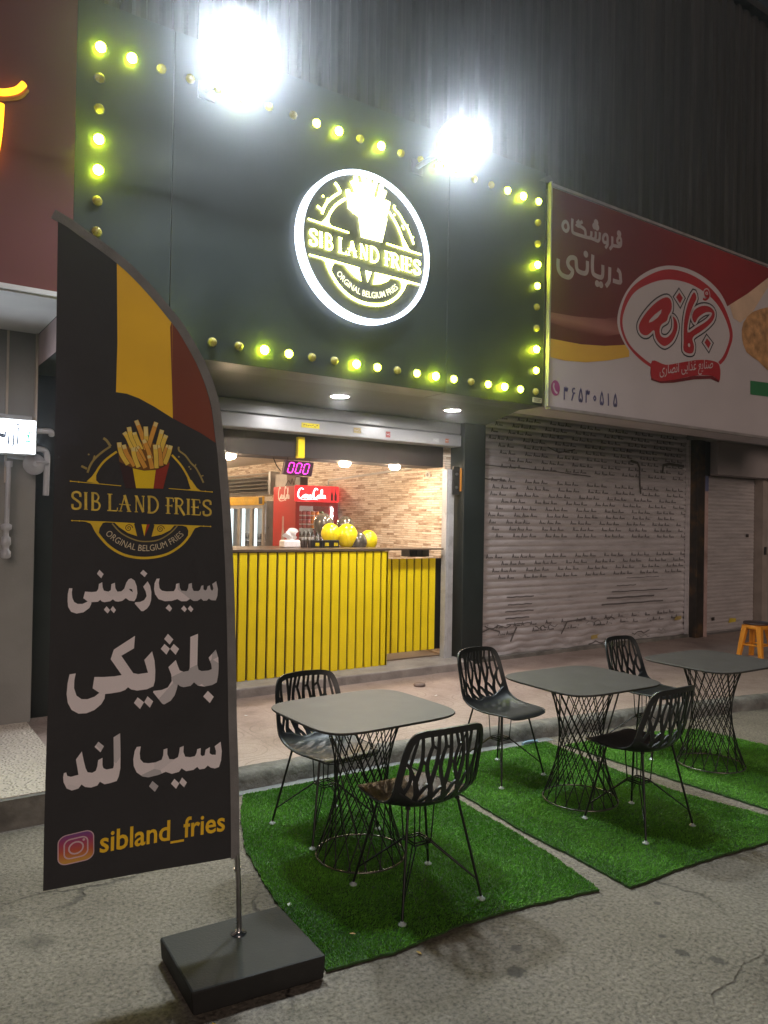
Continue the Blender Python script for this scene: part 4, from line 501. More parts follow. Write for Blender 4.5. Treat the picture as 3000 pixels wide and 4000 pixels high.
f = MB(); f.box((-2.6, 1.69, .113), (.249, 9.0, .205)); obj("room_floor", f, mat("floor_tile", (.35, .31, .27), .3, 0, .1, 3), shop)
f = MB(); f.box((-2.6, 1.22, .10), (.337, 1.685, .198)); obj("threshold", f, mat("threshold_stone", (.33, .30, .28), .6, 0, .25, 6, .4, 40, dirt=(.1, .09, .085), dscale=5, damt=.6), shop, bevel=.012)
f = MB(); f.box((.150, 1.50, .19), (.258, 1.585, 2.30)); f.box((.175, 1.493, .19), (.19, 1.5005, 2.301)); obj("guide_rail", f, mat("rail_grey", (.46, .46, .47), .45, .2, .12, 6, .1, 30, dirt=(.2, .19, .18), dscale=8, damt=.5), shop, bevel=.004)
f = MB(); f.box((.215, 1.47, 2.02), (.31, 1.492, 2.335)); f.mi = 1; f.box((.312, 1.47, 2.06), (.336, 1.492, 2.32)); f.mi = 2
for zz in (2.10, 2.25): f.cyl((.262, 1.47, zz), (.262, 1.458, zz), .016)
obj("rail_bracket", f, [M_darksteel, mat("orange_strip", (.55, .22, .03), .5), M_steel], shop)
f = MB(); f.tube([(.245, 2.30, 2.352), (.245, 4.27, 2.272), (.245, 4.27, 2.1), (.245, 4.27, .3)], .014, 6); obj("cable_trunking", f, M_white, shop)
f = MB(); f.box((.238, 1.93, 2.22), (.2495, 2.01, 2.30)); f.mi = 1; f.cyl((.238, 1.97, 2.26), (.2345, 1.97, 2.26), .022); obj("socket", f, [M_white, M_greywall], shop, bevel=.003)

# ------------------------------------------------------------------ ceiling lamps
E_cool = emit("downlight_cool", (.98, .95, .93), 560.0); E_warm = emit("downlight_warm", (1.0, .74, .48), WARM)
def downlight(loc, label, e, group, r):
    t = thing("downlight", label, "ceiling lamp", loc, group)
    m = MB(); m.lathe([(r*1.22, -.001), (r*1.25, -.006), (r*1.12, -.012), (r*1.0, -.011), (r*1.0, -.001)], (0, 0, 0), 28); obj("trim", m, M_white, t, True)
    dp = .85 if e is E_warm else .13
    m = MB(); m.lathe([(r*.98, -.004), (r*.92, -r*dp*.55), (r*.6, -r*dp*.9), (.002, -r*dp)], (0, 0, 0), 28); obj("diffuser", m, e, t, True)
downlight((-1.703, .758, 2.829), "white recessed lamp under the awning above the room's doorway middle", E_cool, "cool lamps under the awning", .078)
downlight((-.403, .755, 2.829), "white recessed lamp under the awning close to the black pillar", E_cool, "cool lamps under the awning", .078)
downlight((-2.292, 1.83, 2.335), "warm lamp under the beam beside the banner's edge", E_warm, "warm lamps under the beam", .062)
downlight((-.965, 1.86, 2.335), "warm lamp under the beam to the right of the number display", E_warm, "warm lamps under the beam", .062)
downlight((-.312, 1.86, 2.335), "warm lamp under the beam nearest the stone wall", E_warm, "warm lamps under the beam", .062)
downlight((-1.2, 4.8, 2.62), "warm lamp in the ceiling deep inside the room", E_warm, "warm lamps under the beam", .10)
downlight((-1.2, 7.2, 2.62), "warm lamp in the ceiling farthest inside the room", E_warm, "warm lamps under the beam", .10)

# ------------------------------------------------------------------ flood lamps
E_flood = emit("flood_white", (.83, .93, 1.0), FLOOD)
def flood(loc, label, w):
    t = thing("flood_lamp", label, "floodlight", loc, "floodlights above the sign")
    rot = Matrix.Rotation(R(38), 3, 'X')
    def T(x, y, z): return rot @ Vector((x, y, z))
    def rrect(w, h, r, n=6):
        o = []
        for cx, cz, a0 in ((w/2-r, h/2-r, 0), (-w/2+r, h/2-r, 90), (-w/2+r, -h/2+r, 180), (w/2-r, -h/2+r, 270)):
            for i in range(n+1): a = R(a0+90*i/n); o.append((cx+r*math.cos(a), cz+r*math.sin(a)))
        return o
    m = MB(); m.prism(rrect(w, w*.97, w*.44), lambda x, z, o: T(x, -o, z), -.075, -.002); m.prism(rrect(w*.6, w*.5, .05), lambda x, z, o: T(x, -o, z), -.13, -.0755)
    for i in range(7): m.prism([(w*(-.36+.12*i), -w*.3), (w*(-.36+.12*i)+.008, -w*.3), (w*(-.36+.12*i)+.008, w*.3), (w*(-.36+.12*i), w*.3)], lambda x, z, o: T(x, -o, z), -.10, -.0755)
    obj("housing", m, M_darksteel, t, True)
    m = MB(); pr = rrect(w*.96, w*.93, w*.43); m.add([T(x, -.004, z) for x, z in pr], [tuple(range(len(pr)-1, -1, -1))]); obj("lens", m, E_flood, t, True)
    m = MB(); m.tube([(0, .10, .03), (0, .30, .05), (0, .585, .05)], .022, 10); m.box((-.06, .57, -.01), (.06, .584, .11)); obj("bracket_arm", m, M_darksteel, t, True)
    return t
flood((-3.28, -.555, 4.66), "dazzling white floodlight on a bracket arm, larger glare above the tall banner", .45)
flood((-1.43, -.555, 4.64), "dazzling white floodlight on a bracket arm above the round lit sign", .38)

# ------------------------------------------------------------------ emblem shapes (shared by banner and lit sign)
EMB = DATA['em']
def emblem(kind, fn2):
    """draws the emblem into the Flat builders given by kind: dict of role -> Flat"""
    K = kind; px = DATA['px1']; S = K['scale']; q = lambda pts: [fn2(*p) for p in pts]
    y = K['gold']; b = K['dull']
    for a in EMB['arcs']: y.line(q(a), 26*px*S*K['w'])
    y.line(q(EMB['bottom']), 30*px*S*K['w'])
    for a in EMB['flares']: y.poly(q(a))
    for a in EMB['lines']: y.line(q(a), 9*px*S*K['w']*K['thin'])
    for c in EMB['knots']: y.disc(fn2(*c), 9*px*S*K['w'])
    for a in EMB['chord']: y.poly(q(a))
    if K['fine']:
        b.line(q(EMB['bead']), 16*px*S)
        for cx, cz in EMB['spiral']:
            K['dark'].line([fn2(cx+(48-5.0*i/3)*px*math.cos(i*.42)*(.999), cz+(48-5.0*i/3)*px*math.sin(i*.42)) for i in range(28)], 9*px*S)
    for a, w in EMB['swash']: b.line(q(a), w*px*S*K['w'])
    for c in EMB['sdots']: b.disc(fn2(*c), 11*px*S*K['w'])
    (K['dark'].poly(q(EMB['dark'])) if K['fine'] else None); K['yel'].poly(q(EMB['yel'])); K['red'].poly(q(EMB['red']))
    K['tip'].poly(q(EMB['tip'][0])); K['tip'].mi = 1; K['tip'].poly(q(EMB['tip'][1]))
    K['bg'].poly(q(EMB['bg']))
    for a, c in EMB['fries']:
        K['out'].line(q(a), 62*px*S)
        (K['fy'] if c == 1 else K['fo']).line(q(a), 52*px*S)
        (K['ft']).line(q(a)[-3:], 44*px*S)
    for a, w in DATA['serif']: K['letters'].line(q(a), w*S*K['lw'])
    # small caps round the lower arc
    A, Bm, C3 = [Vector(p) for p in EMB['textarc']]
    ax, ay, bx, by, cx, cyy = A.x, A.y, Bm.x, Bm.y, C3.x, C3.y
    D2 = 2*(ax*(by-cyy)+bx*(cyy-ay)+cx*(ay-by))
    ux = ((ax*ax+ay*ay)*(by-cyy)+(bx*bx+by*by)*(cyy-ay)+(cx*cx+cyy*cyy)*(ay-by))/D2
    uy = ((ax*ax+ay*ay)*(cx-bx)+(bx*bx+by*by)*(ax-cx)+(cx*cx+cyy*cyy)*(bx-ax))/D2
    rad = math.hypot(ax-ux, ay-uy); t0 = math.atan2(ay-uy, ax-ux); t1 = math.atan2(cyy-uy, cx-ux)
    if t1 < t0: t1 += 2*math.pi
    def arc(x, yv, w):
        t = t0+(t1-t0)*x; h = yv*(rad*(t1-t0)/w)*1.15
        return fn2(ux+(rad-h)*math.cos(t), uy+(rad-h)*math.sin(t))
    K['small'].text("ORGINAL BELGIUM FRIES", arc, K['toff'])
    
# ------------------------------------------------------------------ round lit sign
sg = thing("round_sign", "round black sign with a glowing white rim, lit fries cup and shop lettering", "lit sign", (-1.95, .03, 3.88))
ccx, ccz, crx, crz = -1.952, 3.880, .614, .598
def sfn(x, z, o): return (x, -.028-o, z)
m = MB(); m.prism([(ccx+crx*.985*math.cos(2*math.pi*i/96), ccz+crz*.985*math.sin(2*math.pi*i/96)) for i in range(96)], lambda x, z, o: (x, -o, z), -.0295, .026)
obj("backing_disc", m, mat("sign_black", (.055, .06, .055), .45, 0, .1, 4), sg)
m = MB(); N = 96; vs = []
for i in range(N):
    c, s_ = math.cos(2*math.pi*i/N), math.sin(2*math.pi*i/N)
    for r, yy in ((.985, .03), (1.0, .028), (1.0, -.05), (.99, -.058), (.952, -.058), (.943, -.05), (.943, -.02)): vs.append((ccx+crx*r*c, yy, ccz+crz*r*s_))
m.add(vs, [(i*7+j, ((i+1) % N)*7+j, ((i+1) % N)*7+j+1, i*7+j+1) for i in range(N) for j in range(6)], True)
obj("glowing_rim", m, emit("rim_white", (.74, .84, 1.0), 4.0), sg)
(bx0, bz0), (bx1, bz1) = EMB['lines'][0][0], EMB['lines'][1][1]
(sx0, sz0), (sx1, sz1) = DATA['sg_lines'][0], DATA['sg_lines'][1]
bl0, bl1 = EMB['lines'][2][0], EMB['lines'][3][-1]
kS = (sx1-sx0)/(bx1-bx0)
zt = (bz0+bz1)/2; zb = (bl0[1]+bl1[1])/2; szt = (sz0+sz1)/2; szb = (DATA['sg_lines'][2][1]+DATA['sg_lines'][3][1])/2
kZ = kS*1.0
def s2(x, z):
    zz = szb+(z-zb)*(szt-szb)/(zt-zb) if zb <= z <= zt else (szt+(z-zt)*kZ if z > zt else szb+(z-zb)*kZ)
    return (sx0+(x-bx0)*kS, zz)
E_let = emit("letter_glow", (.96, 1.0, .22), 15.0); E_cup = emit("cup_glow", (.98, 1.0, .45), 6.0)
F = {k: Flat(sfn, .001, .00012) for k in ('gold', 'dull', 'dark', 'yel', 'red', 'bg', 'out', 'fy', 'fo', 'ft', 'letters', 'small', 'tip')}
for kk, bse in (('gold', .010), ('dull', .010), ('yel', .016), ('tip', .0155), ('red', .016), ('bg', .016), ('letters', .014), ('small', .012), ('out', .017), ('fy', .0235), ('fo', .0235), ('ft', .029), ('dark', .0162)): F[kk].o = bse
F.update(scale=kS, w=1.25, thin=1.9, lw=1.2, fine=False, toff=.012)
emblem(F, s2)
def merge(*fl):
    m = MB()
    for i, x in enumerate(fl): m.mi = i; m.add(x.v, x.f, False)
    return m
obj("scroll_frame", merge(F['gold'], F['dull']), [E_let, E_let], sg)
obj("fries_cup", merge(F['yel'], F['red'], F['bg'], F['out'], F['fy'], F['fo'], F['ft']), [E_cup]*3+[E_let]+[E_cup]*3, sg)
obj("cup_tip", F["tip"], [E_cup, E_cup], sg)
obj("lettering", F["letters"], E_let, sg); obj("arc_lettering", F["small"], emit("small_letter_glow", (1., 1., .6), 2.2), sg)

# ------------------------------------------------------------------ counter, half door and what stands there
ct = thing("service_counter", "tall black service counter clad in upright yellow slats", "counter", (-1.6, 1.75, .198))
m = MB(); m.box((-2.60, 1.515, .205), (-.66, 2.30, 1.398)); obj("body", m, mat("dark_board", (.03, .022, .014), .5), ct)
m = MB()
for i in range(21):
    x = -2.716+.1003*i
    if x < -2.61: x0 = -2.598
    else: x0 = x
    m.box((x0, 1.490, .2), (x+.077, 1.5135, 1.392))
m.box((-.659, 1.49, .2), (-.636, 2.28, 1.392)); obj("slat_cladding", m, M_yellow, ct, bevel=.002)
m = MB(); m.box((-2.61, 1.475, 1.4), (-.62, 2.34, 1.424)); m.box((-.619, 1.50, 1.404), (.12, 1.80, 1.420)); obj("top", m, mat("brown_top", (.10, .07, .05), .3), ct, bevel=.003)
hd = thing("half_door", "low yellow slatted gate between the counter and the stone wall", "half door", (-.2, 1.63, .198))
m = MB(); m.box((-.60, 1.642, .285), (.20, 1.67, 1.30)); obj("panel", m, M_blackp, hd)
m = MB()
for i in range(7):
    x = -.585+.1013*i; m.box((x, 1.618, .29), (x+.077, 1.6405, 1.305))
obj("slat_cladding", m, M_yellow, hd, bevel=.002)
m = MB(); m.box((.185, 1.60, 1.02), (.20, 1.617, 1.06)); m.cyl((.19, 1.6, 1.04), (.19, 1.585, 1.04), .01); obj("latch", m, M_steel, hd)
m = MB(); m.box((-.10, 1.84, 1.31), (.18, 2.0, 1.40)); m.box((-.08, 1.832, 1.325), (-.02, 1.8395, 1.385)); m.box((0, 1.832, 1.325), (.06, 1.8395, 1.385)); m.box((.08, 1.832, 1.325), (.14, 1.8395, 1.385))
tag(obj("card_box", m, M_blackp), "flat black box behind the half door beside the stone wall", "box")
M_by = mat("yellow_balloon", (.85, .66, .01), .16, 0, .05, 3, coat=.6); M_bk = mat("dark_balloon", (.10, .09, .075), .14, .3, .1, 3, coat=.8)
def balloon(c, r, m, label, tilt):
    t = thing("balloon", label, "balloon", c, "party balloons on the counter", tilt)
    b = MB(); prof = []
    for i in range(15):
        a = math.pi*i/14; prof.append((max(.004, r*math.sin(a)*(1-.10*math.cos(a)*-1 if a > 1.57 else 1)), r*1.12*math.cos(a)))
    b.lathe(prof[::-1], (0, 0, 0), 24); obj("skin", b, m, t, True)
    k_ = MB(); k_.lathe([(.004, -r*1.12-.018), (.012, -r*1.12-.014), (.004, -r*1.12)], (0, 0, 0), 10); obj("knot", k_, m, t, True)
balloon((-1.045, 2.00, 1.565), .104, M_by, "yellow balloon at the left of the balloon heap", .1)
balloon((-.855, 1.97, 1.540), .122, M_by, "largest yellow balloon in the middle of the heap", .4)
balloon((-.555, 2.00, 1.490), .105, M_by, "yellow balloon lowest and farthest from the red fridge", .7)
balloon((-.735, 1.94, 1.475), .108, M_bk, "dark shiny balloon lying in front between two yellow ones", .2)
balloon((-.985, 2.26, 1.665), .112, M_bk, "dark shiny balloon at the back against the red fridge", .5)
balloon((-.70, 2.26, 1.645), .105, M_bk, "dark shiny balloon at the back before the stone wall", .9)
tb = thing("tissue_box", "white tissue box on the counter with a tissue sticking up", "tissue box", (-1.60, 1.86, 1.424))
m = MB(); m.box((-1.70, 1.80, 1.424), (-1.51, 1.92, 1.503)); obj("box", m, mat("white_card", (.8, .74, .72), .6), tb, bevel=.018, seg=3)
m = MB(); m.smooth = True
m.grid(lambda u, v: (-1.60+(u-.5)*(.07+.10*v)+.02*math.sin(7*v), 1.86+.022*math.sin(9*u+4*v), 1.50+.125*v*(1-.5*(u-.55)**2*3)), 12, 10); m.grid(lambda u, v: (-1.59+(u-.5)*(.06+.07*v), 1.875+.02*math.cos(8*u+3*v), 1.50+.09*v), 10, 8)
obj("tissue", m, mat("tissue_paper", (.85, .82, .82), .8), tb)
M_shak = mat("shaker_glass", (.05, .035, .03), .2, .2, .2, 20)
for i in range(4):
    t = thing("condiment_shaker", "small dark capped shaker in the row beside the white tissue box", "shaker", (-1.475+.042*i, 1.83+.012*(i % 2), 1.424), "shakers on the counter")
    m = MB(); m.lathe([(.017, 0), (.018, .004), (.018, .07), (.013, .08)], (0, 0, 0), 14); obj("body", m, M_shak, t, True)
    m = MB(); m.lathe([(.0145, .0805), (.0145, .10), (.012, .104)], (0, 0, 0), 14); obj("lid", m, M_steel, t, True)
for i, (x, lab) in enumerate(((-1.33, "black food box with yellow print next to the shakers"), (-1.215, "middle one of the black food boxes with yellow print"), (-1.105, "black food box with yellow print under the left yellow balloon"))):
    t = thing("food_box", lab, "box", (x, 1.80, 1.424), "black boxes on the counter")
    m = MB(); m.box((-.052, 0, 0), (.052, .09, .078)); obj("carton", m, M_blackp, t, True, bevel=.003)
    fl = Flat(lambda xx, z, o: (xx, -.001-o, z), .0002)
    for q in range(3): fl.line([(-.012, .022+.012*q), (.036, .022+.012*q)], .007)
    obj("label", fl, M_yellow, t, True)

# number display and yellow board hanging from the beam
m = MB(); m.box((-1.652, 1.625, 2.325), (-1.578, 1.678, 2.535)); tag(obj("yellow_board", m, M_yellow, bevel=.004), "small upright yellow board fixed in front of the beam", "board")
nd = thing("number_display", "hanging dark number display showing three magenta zeros", "display", (-1.585, 1.76, 2.23))
sk = .10
def dfn(x, z, o): return (-1.585+x+.12*z, 1.735-o-.10*z, 2.23+z-.03*x)
rc = [(-.165, -.072), (.165, -.072), (.165, .072), (-.165, .072)]
m = MB(); m.prism(rc, dfn, -.04, 0); obj("case", m, mat("display_case", (.05, .02, .03), .3), nd, bevel=.008)
fl = Flat(dfn, .002); E_dig = emit("digit_magenta", (1., .05, .62), 3.2)
for k_ in range(3):
    cx = -.088+.086*k_
    h, w_ = .050, .027
    def sh(x, z): return (cx+x+.12*z, z)
    for a, b in (((-w_*.72, h), (w_*.72, h)), ((-w_*.72, -h), (w_*.72, -h)), ((-w_, .005), (-w_, h*.9)), ((w_, .005), (w_, h*.9)), ((-w_, -h*.9), (-w_, -.005)), ((w_, -h*.9), (w_, -.005))):
        fl.line([sh(*a), sh(*b)], .0105)
obj("digits", fl, E_dig, nd)
m = MB(); m.tube([(-1.70, 1.75, 2.30), (-1.70, 1.76, 2.34)], .003, 6); m.tube([(-1.45, 1.75, 2.30), (-1.45, 1.76, 2.34)], .003, 6)
m.tube(smooth_path([(-1.76, 1.79, 2.20), (-1.80, 1.80, 2.25), (-1.84, 1.80, 2.33)]), .005, 6); obj("hanger", m, M_wire, nd)

# ------------------------------------------------------------------ red drinks fridge
rf = thing("drinks_fridge", "tall red drinks fridge with a lit red and white header", "fridge", (-.12, 4.3, .205))
m = MB(); m.box((-.44, 3.98, .21), (-.40, 4.62, 2.16)); m.box((.17, 3.98, .21), (.21, 4.62, 2.16)); m.box((-.40, 4.58, .21), (.17, 4.62, 2.16)); m.box((-.40, 3.98, 2.12), (.17, 4.58, 2.16)); m.box((-.40, 3.98, .21), (.17, 4.58, .75))
obj("body", m, M_red, rf)
m = MB(); m.box((-.395, 4.565, .76), (.165, 4.579, 2.11)); obj("liner", m, M_white, rf)
m = MB(); m.box((-.45, 3.93, 1.955), (.22, 3.978, 2.17)); hp_ = obj("header", m, emit("header_red", (1.0, .035, .035), 1.5), rf, bevel=.012)
E_script = emit("header_white", (1, .92, .9), 3.0)
# red board: flowing white script, drawn stroke by stroke
SCR = [([(.20, .80), (.13, .92), (.05, .70), (.02, .35), (.07, .08), (.16, .15), (.22, .32)], 1.0), ([(.27, .40), (.23, .34), (.22, .16), (.26, .10), (.30, .22), (.28, .40), (.33, .38)], .8), ([(.38, .36), (.34, .34), (.33, .16), (.36, .10), (.40, .20)], .8), ([(.47, .38), (.42, .34), (.41, .15), (.45, .12), (.48, .34), (.48, .14), (.51, .12)], .8), ([(.50, .22), (.55, .24)], .8),
       ([(.70, .80), (.63, .94), (.57, .68), (.55, .34), (.60, .06), (.67, .16), (.72, .32)], 1.0), ([(.75, .40), (.72, .32), (.72, .15), (.76, .10), (.79, .25), (.76, .40)], .8), ([(.82, .16), (.86, .60), (.85, .86), (.82, .70), (.82, .22), (.85, .11)], .8), ([(.95, .38), (.90, .34), (.89, .15), (.93, .12), (.96, .34), (.96, .14), (1., .14)], .8), ([(.08, .02), (.30, -.04), (.55, .02), (.70, -.02)], .6)]
fl = Flat(lambda x, z, o: (-.43+x*.44, 3.928-o, 1.985+z*.16), .001)
def script(fl, w):
    for a, k_ in SCR: fl.line([tuple(p_) for p_ in smooth_path([(x, z) + (0,) for x, z in a])] if False else [(p_.x, p_.y) for p_ in smooth_path([(x, z, 0) for x, z in a])], w*k_)
script(fl, .055); obj("script_lettering", fl, E_script, hp_)
fl = Flat(lambda x, z, o: (.06+x*.14, 3.928-o, 1.97+z*.18), .001)
for bx in (.3, .72):
    fl.poly([(bx-.14, .02), (bx+.14, .02), (bx+.15, .4), (bx+.11, .55), (bx+.05, .72), (bx+.05, .95), (bx-.05, .95), (bx-.05, .72), (bx-.11, .55), (bx-.15, .4)])
obj("bottle_picture", fl, [mat("picture_dark", (.10, .01, .01), .4)], hp_)
fl = Flat(lambda x, z, o: (-.4412-o, 4.47-x*.34, 2.07+(z-.5)*.20+.0*x), .0006); script(fl, .05); obj("side_lettering", fl, mat("side_white", (.75, .70, .68), .5), rf)
fl = Flat(lambda x, z, o: (-.4412-o, 4.31-x, z), .0006); fl.poly([(-.05, .9), (.05, .9), (.055, 1.35), (.045, 1.5), (.02, 1.6), (.018, 1.75), (-.018, 1.75), (-.02, 1.6), (-.045, 1.5), (-.055, 1.35)]); obj("side_picture", fl, mat("side_bottle", (.35, .30, .28), .5), rf)
m = MB()
for a, b in (((-.445, 3.945, .76), (-.385, 3.978, 1.95)), ((.145, 3.945, .76), (.215, 3.978, 1.95)), ((-.384, 3.945, 1.895), (.144, 3.978, 1.95)), ((-.384, 3.945, .76), (.144, 3.978, .82))): m.box(a, b)
dr = obj("door", m, M_red, rf, bevel=.004)
m = MB(); m.box((-.384, 3.958, .821), (.144, 3.964, 1.894)); obj("pane", m, M_glass, dr)
m = MB(); m.tube([(.175, 3.94, 1.3), (.175, 3.915, 1.32), (.175, 3.915, 1.55), (.175, 3.94, 1.57)], .010, 8); m.box((.10, 3.955, 1.83), (.115, 3.957, 1.845)); obj("handle", m, M_steel, dr)
m = MB()
for z in (1.36, 1.585): m.box((-.395, 4.0, z), (.165, 4.56, z+.010))
obj("shelf", m, M_white, rf)
m = MB(); m.cyl((.15, 4.01, .9), (.15, 4.01, 1.88), .012, n=10); obj("light_tube", m, emit("fridge_light", (.9, .97, 1.), 70.), rf)
cols = [("red", (.42, .05, .06)), ("red", (.45, .06, .08)), ("red", (.42, .05, .06)), ("orange", (.75, .22, .02)), ("orange", (.75, .22, .02)), ("green", (.12, .25, .10))]
for j in range(2):
    for i, (cn, c) in enumerate(cols):
        t = thing("drink_can", "%s drink can on the upper shelf of the red fridge" % cn, "can", (-.325+.068*i, 4.06, 1.595+.118*j), "drink cans in the red fridge")
        m = MB(); m.lathe([(.026, 0), (.031, .006), (.031, .100), (.026, .112)], (0, 0, 0), 14); m.mi = 1; m.lathe([(.0315, .045), (.0318, .046), (.0318, .062), (.0315, .063)], (0, 0, 0), 14); obj("body", m, [mat("can_"+cn, c, .3, .4), mat("can_print", (.6, .5, .48), .4)], t, True)
        m = MB(); m.lathe([(.0255, .1122), (.0255, .116), (.02, .114)], (0, 0, 0), 14); obj("lid", m, M_steel, t, True)
M_cola = mat("cola", (.03, .012, .008), .12, 0, .2, 20, coat=.5); M_lab = mat("bottle_label", (.55, .5, .48), .5)
def bottle(loc, lab, group, h=.20, r=.03):
    t = thing("drink_bottle", lab, "bottle", loc, group)
    m = MB(); m.lathe([(r*.9, 0), (r, .006), (r, h*.30), (r*.9, h*.42), (r, h*.56), (r*.8, h*.70), (r*.40, h*.86), (r*.36, h*.94)], (0, 0, 0), 14); obj("body", m, M_cola, t, True)
    m = MB(); m.lathe([(r*.42, h*.945), (r*.42, h), (r*.3, h*1.005)], (0, 0, 0), 12); obj("cap", m, M_lab, t, True)
    m = MB(); m.lathe([(r*1.02, h*.60-.03), (r*1.03, h*.6-.028), (r*.93, h*.6+.004)], (0, 0, 0), 14); obj("label", m, M_lab, t, True)
for i in range(6): bottle((-.315+.066*i, 4.06, 1.371), "dark drink bottle on the shelf under the cans in the red fridge", "bottles in the red fridge", .19)
m = MB(); m.tube(smooth_path([(-.42, 4.3, 2.165), (-.40, 4.25, 2.24), (-.34, 4.3, 2.20), (-.36, 4.22, 2.27), (-.30, 4.28, 2.19), (-.25, 4.3, 2.3), (-.12, 4.3, 2.28), (-.05, 4.35, 2.17)], n=6), .006, 6); m.box((-.22, 4.25, 2.161), (-.10, 4.4, 2.30))
tag(obj("cable_bundle", m, M_darksteel), "tangled dark cable and small box lying on top of the red fridge", "cable")

# ------------------------------------------------------------------ glass door fridge and louvred hood deeper inside
gf = thing("glass_fridge", "low wide two door glass fridge with a yellow header along the stone wall", "fridge", (.05, 6.4, .205))
m = MB(); m.box((-.06, 5.62, .21), (.245, 7.6, .60)); m.box((.20, 5.62, .60), (.245, 7.6, 1.99)); m.box((-.06, 5.62, .60), (.199, 5.65, 1.99)); m.box((-.06, 7.57, .60), (.199, 7.6, 1.99)); m.box((-.06, 5.651, 1.95), (.199, 7.569, 1.99)); obj("body", m, M_steel, gf)
m = MB(); m.box((-.10, 5.70, 1.925), (-.061, 7.6, 2.06)); h_ = obj("header", m, mat("header_yellow", (.62, .36, .02), .5), gf, bevel=.004)
fl = Flat(lambda x, z, o: (-.1005-o, 6.95-x, 1.99+z), .0008)
for i in range(14): fl.line([(p_.x, p_.y) for p_ in smooth_path([(i*.065, -.03, 0), (i*.065+.02, .035, 0), (i*.065+.035, .0, 0), (i*.065+.05, .03, 0)])], .010)
obj("print", fl, mat("header_gold", (.82, .58, .12), .5), h_)
m = MB(); m.box((-.104, 5.70, 1.94), (-.1005, 5.82, 2.045)); obj("control_plate", m, M_darksteel, gf)
for y0, y1 in ((5.66, 6.10), (6.105, 6.58), (6.585, 7.1), (7.105, 7.56)):
    m = MB()
    for a, b in (((-.10, y0, .62), (-.062, y0+.045, 1.92)), ((-.10, y1-.045, .62), (-.062, y1, 1.92)), ((-.10, y0+.0455, 1.87), (-.062, y1-.0455, 1.92)), ((-.10, y0+.0455, .62), (-.062, y1-.0455, .67))): m.box(a, b)
    d_ = obj("door", m, mat("door_grey", (.42, .40, .38), .35, .5), gf); m = MB(); m.box((-.084, y0+.045, .67), (-.08, y1-.045, 1.87)); obj("pane", m, M_glass, d_)
m = MB(); [m.cyl((.0, y_, .7), (.0, y_, 1.9), .035, n=12) for y_ in (6.16, 6.63, 7.12)]; obj("light_tube", m, emit("fridge_tube", (.86, .95, 1.), 2.2), gf)
m = MB(); m.box((-.05, 5.66, 1.20), (.19, 7.56, 1.21)); obj("shelf", m, M_white, gf)
for i in range(9): bottle((0.12, 5.74+.15*i, 1.211), "dark drink bottle standing inside the low glass door fridge", "bottles in the glass door fridge", .27, .037)
lh = thing("louvre_panel", "stainless louvred panel above the glass door fridge", "louvres", (.1, 6.6, 2.2))
m = MB()
for i in range(5):
    z = 2.14+.062*i; m.add([(.10, 5.9, z), (.10, 7.9, z), (.20, 7.9, z+.05), (.20, 5.9, z+.05), (.10, 5.9, z+.006), (.10, 7.9, z+.006), (.20, 7.9, z+.056), (.20, 5.9, z+.056)], [(0, 1, 2, 3), (7, 6, 5, 4), (0, 4, 5, 1), (2, 6, 7, 3)])
obj("blades", m, mat("stainless", (.5, .46, .42), .22, .9, .15, 8), lh)
m = MB(); m.box((.09, 5.82, 2.10), (.215, 5.895, 2.46)); m.box((.09, 7.905, 2.10), (.215, 7.95, 2.46)); m.box((.215, 5.82, 2.10), (.249, 7.95, 2.46)); obj("frame", m, M_steel, lh)
m = MB(); m.box((.06, 5.20, .21), (.248, 5.58, 2.40)); m.cyl((.03, 5.39, .21), (.03, 5.39, 1.95), .06, n=16); tag(obj("grey_duct", m, mat("duct_grey", (.36, .33, .31), .5, .2)), "upright grey duct between the red fridge and the glass door fridge", "duct")
# ------------------------------------------------------------------ corrugated wall above the shops
cw = thing("corrugated_wall", "tall dark wall of upright corrugated metal sheets above all the shops", "wall", (0, .5, 4.4))
m = MB(); vs = []; x = -7.0; per = .19
pr = [(0, 0), (.075, 0), (.095, -.035), (.165, -.035)]
while x < 14:
    for a, b in pr: vs.append((x+a, .42+b))
    x += per
nv = len(vs)
m.add([(a, b, 4.2) for a, b in vs] + [(a, b, 8.42) for a, b in vs], [(i, i+1, nv+i+1, nv+i) for i in range(nv-1)], False)
obj("sheets", m, corrug_mat(), cw)
m = MB(); m.box((-7, .30, 8.421), (14, .62, 8.52)); obj("coping", m, M_darksteel, cw)
m = MB(); m.box((-7, .43, 4.2), (14, .60, 8.42)); obj("backing", m, M_blackp, cw)

# ------------------------------------------------------------------ closed grocery on the right
gs = thing("closed_shop", "closed shop to the right with two lowered pale roller shutters and dirty posts", "shop", (4, 1.5, .112))
M_sh1 = shutter_mat("shutter_grey", (.58, .54, .55), (.22, .19, .185)); M_sh2 = shutter_mat("shutter_pale", (.52, .47, .465), (.27, .23, .22))
PITCH1 = .082
def dent(x, z):
    w = max(0, min(1, (.64-z)/.4)); a = 0
    if w > 0:
        a = w*(.012*math.sin(5.1*x+9*z)+.009*math.sin(11.3*x-17*z+1)+.010*abs(math.sin(7.7*x+13*z))+.006*math.sin(23*x+31*z))
    return a+.0015*math.sin(2.1*x+3*z)
def sag(x, z):
    w = max(0, min(1, (.62-z)/.45)); return w*(.012*math.sin(4.3*x+2*z)+.009*math.sin(9.7*x+1.3)+.008*math.sin(19*x+7*z))
def slatp(t): return -.013*math.sin(math.pi*min(1, t/.84))**.7 if t < .84 else .014*math.sin(math.pi*(t-.84)/.16)
m = MB(); m.smooth = True
nx, rows, sub = 170, 36, 8
vs = []
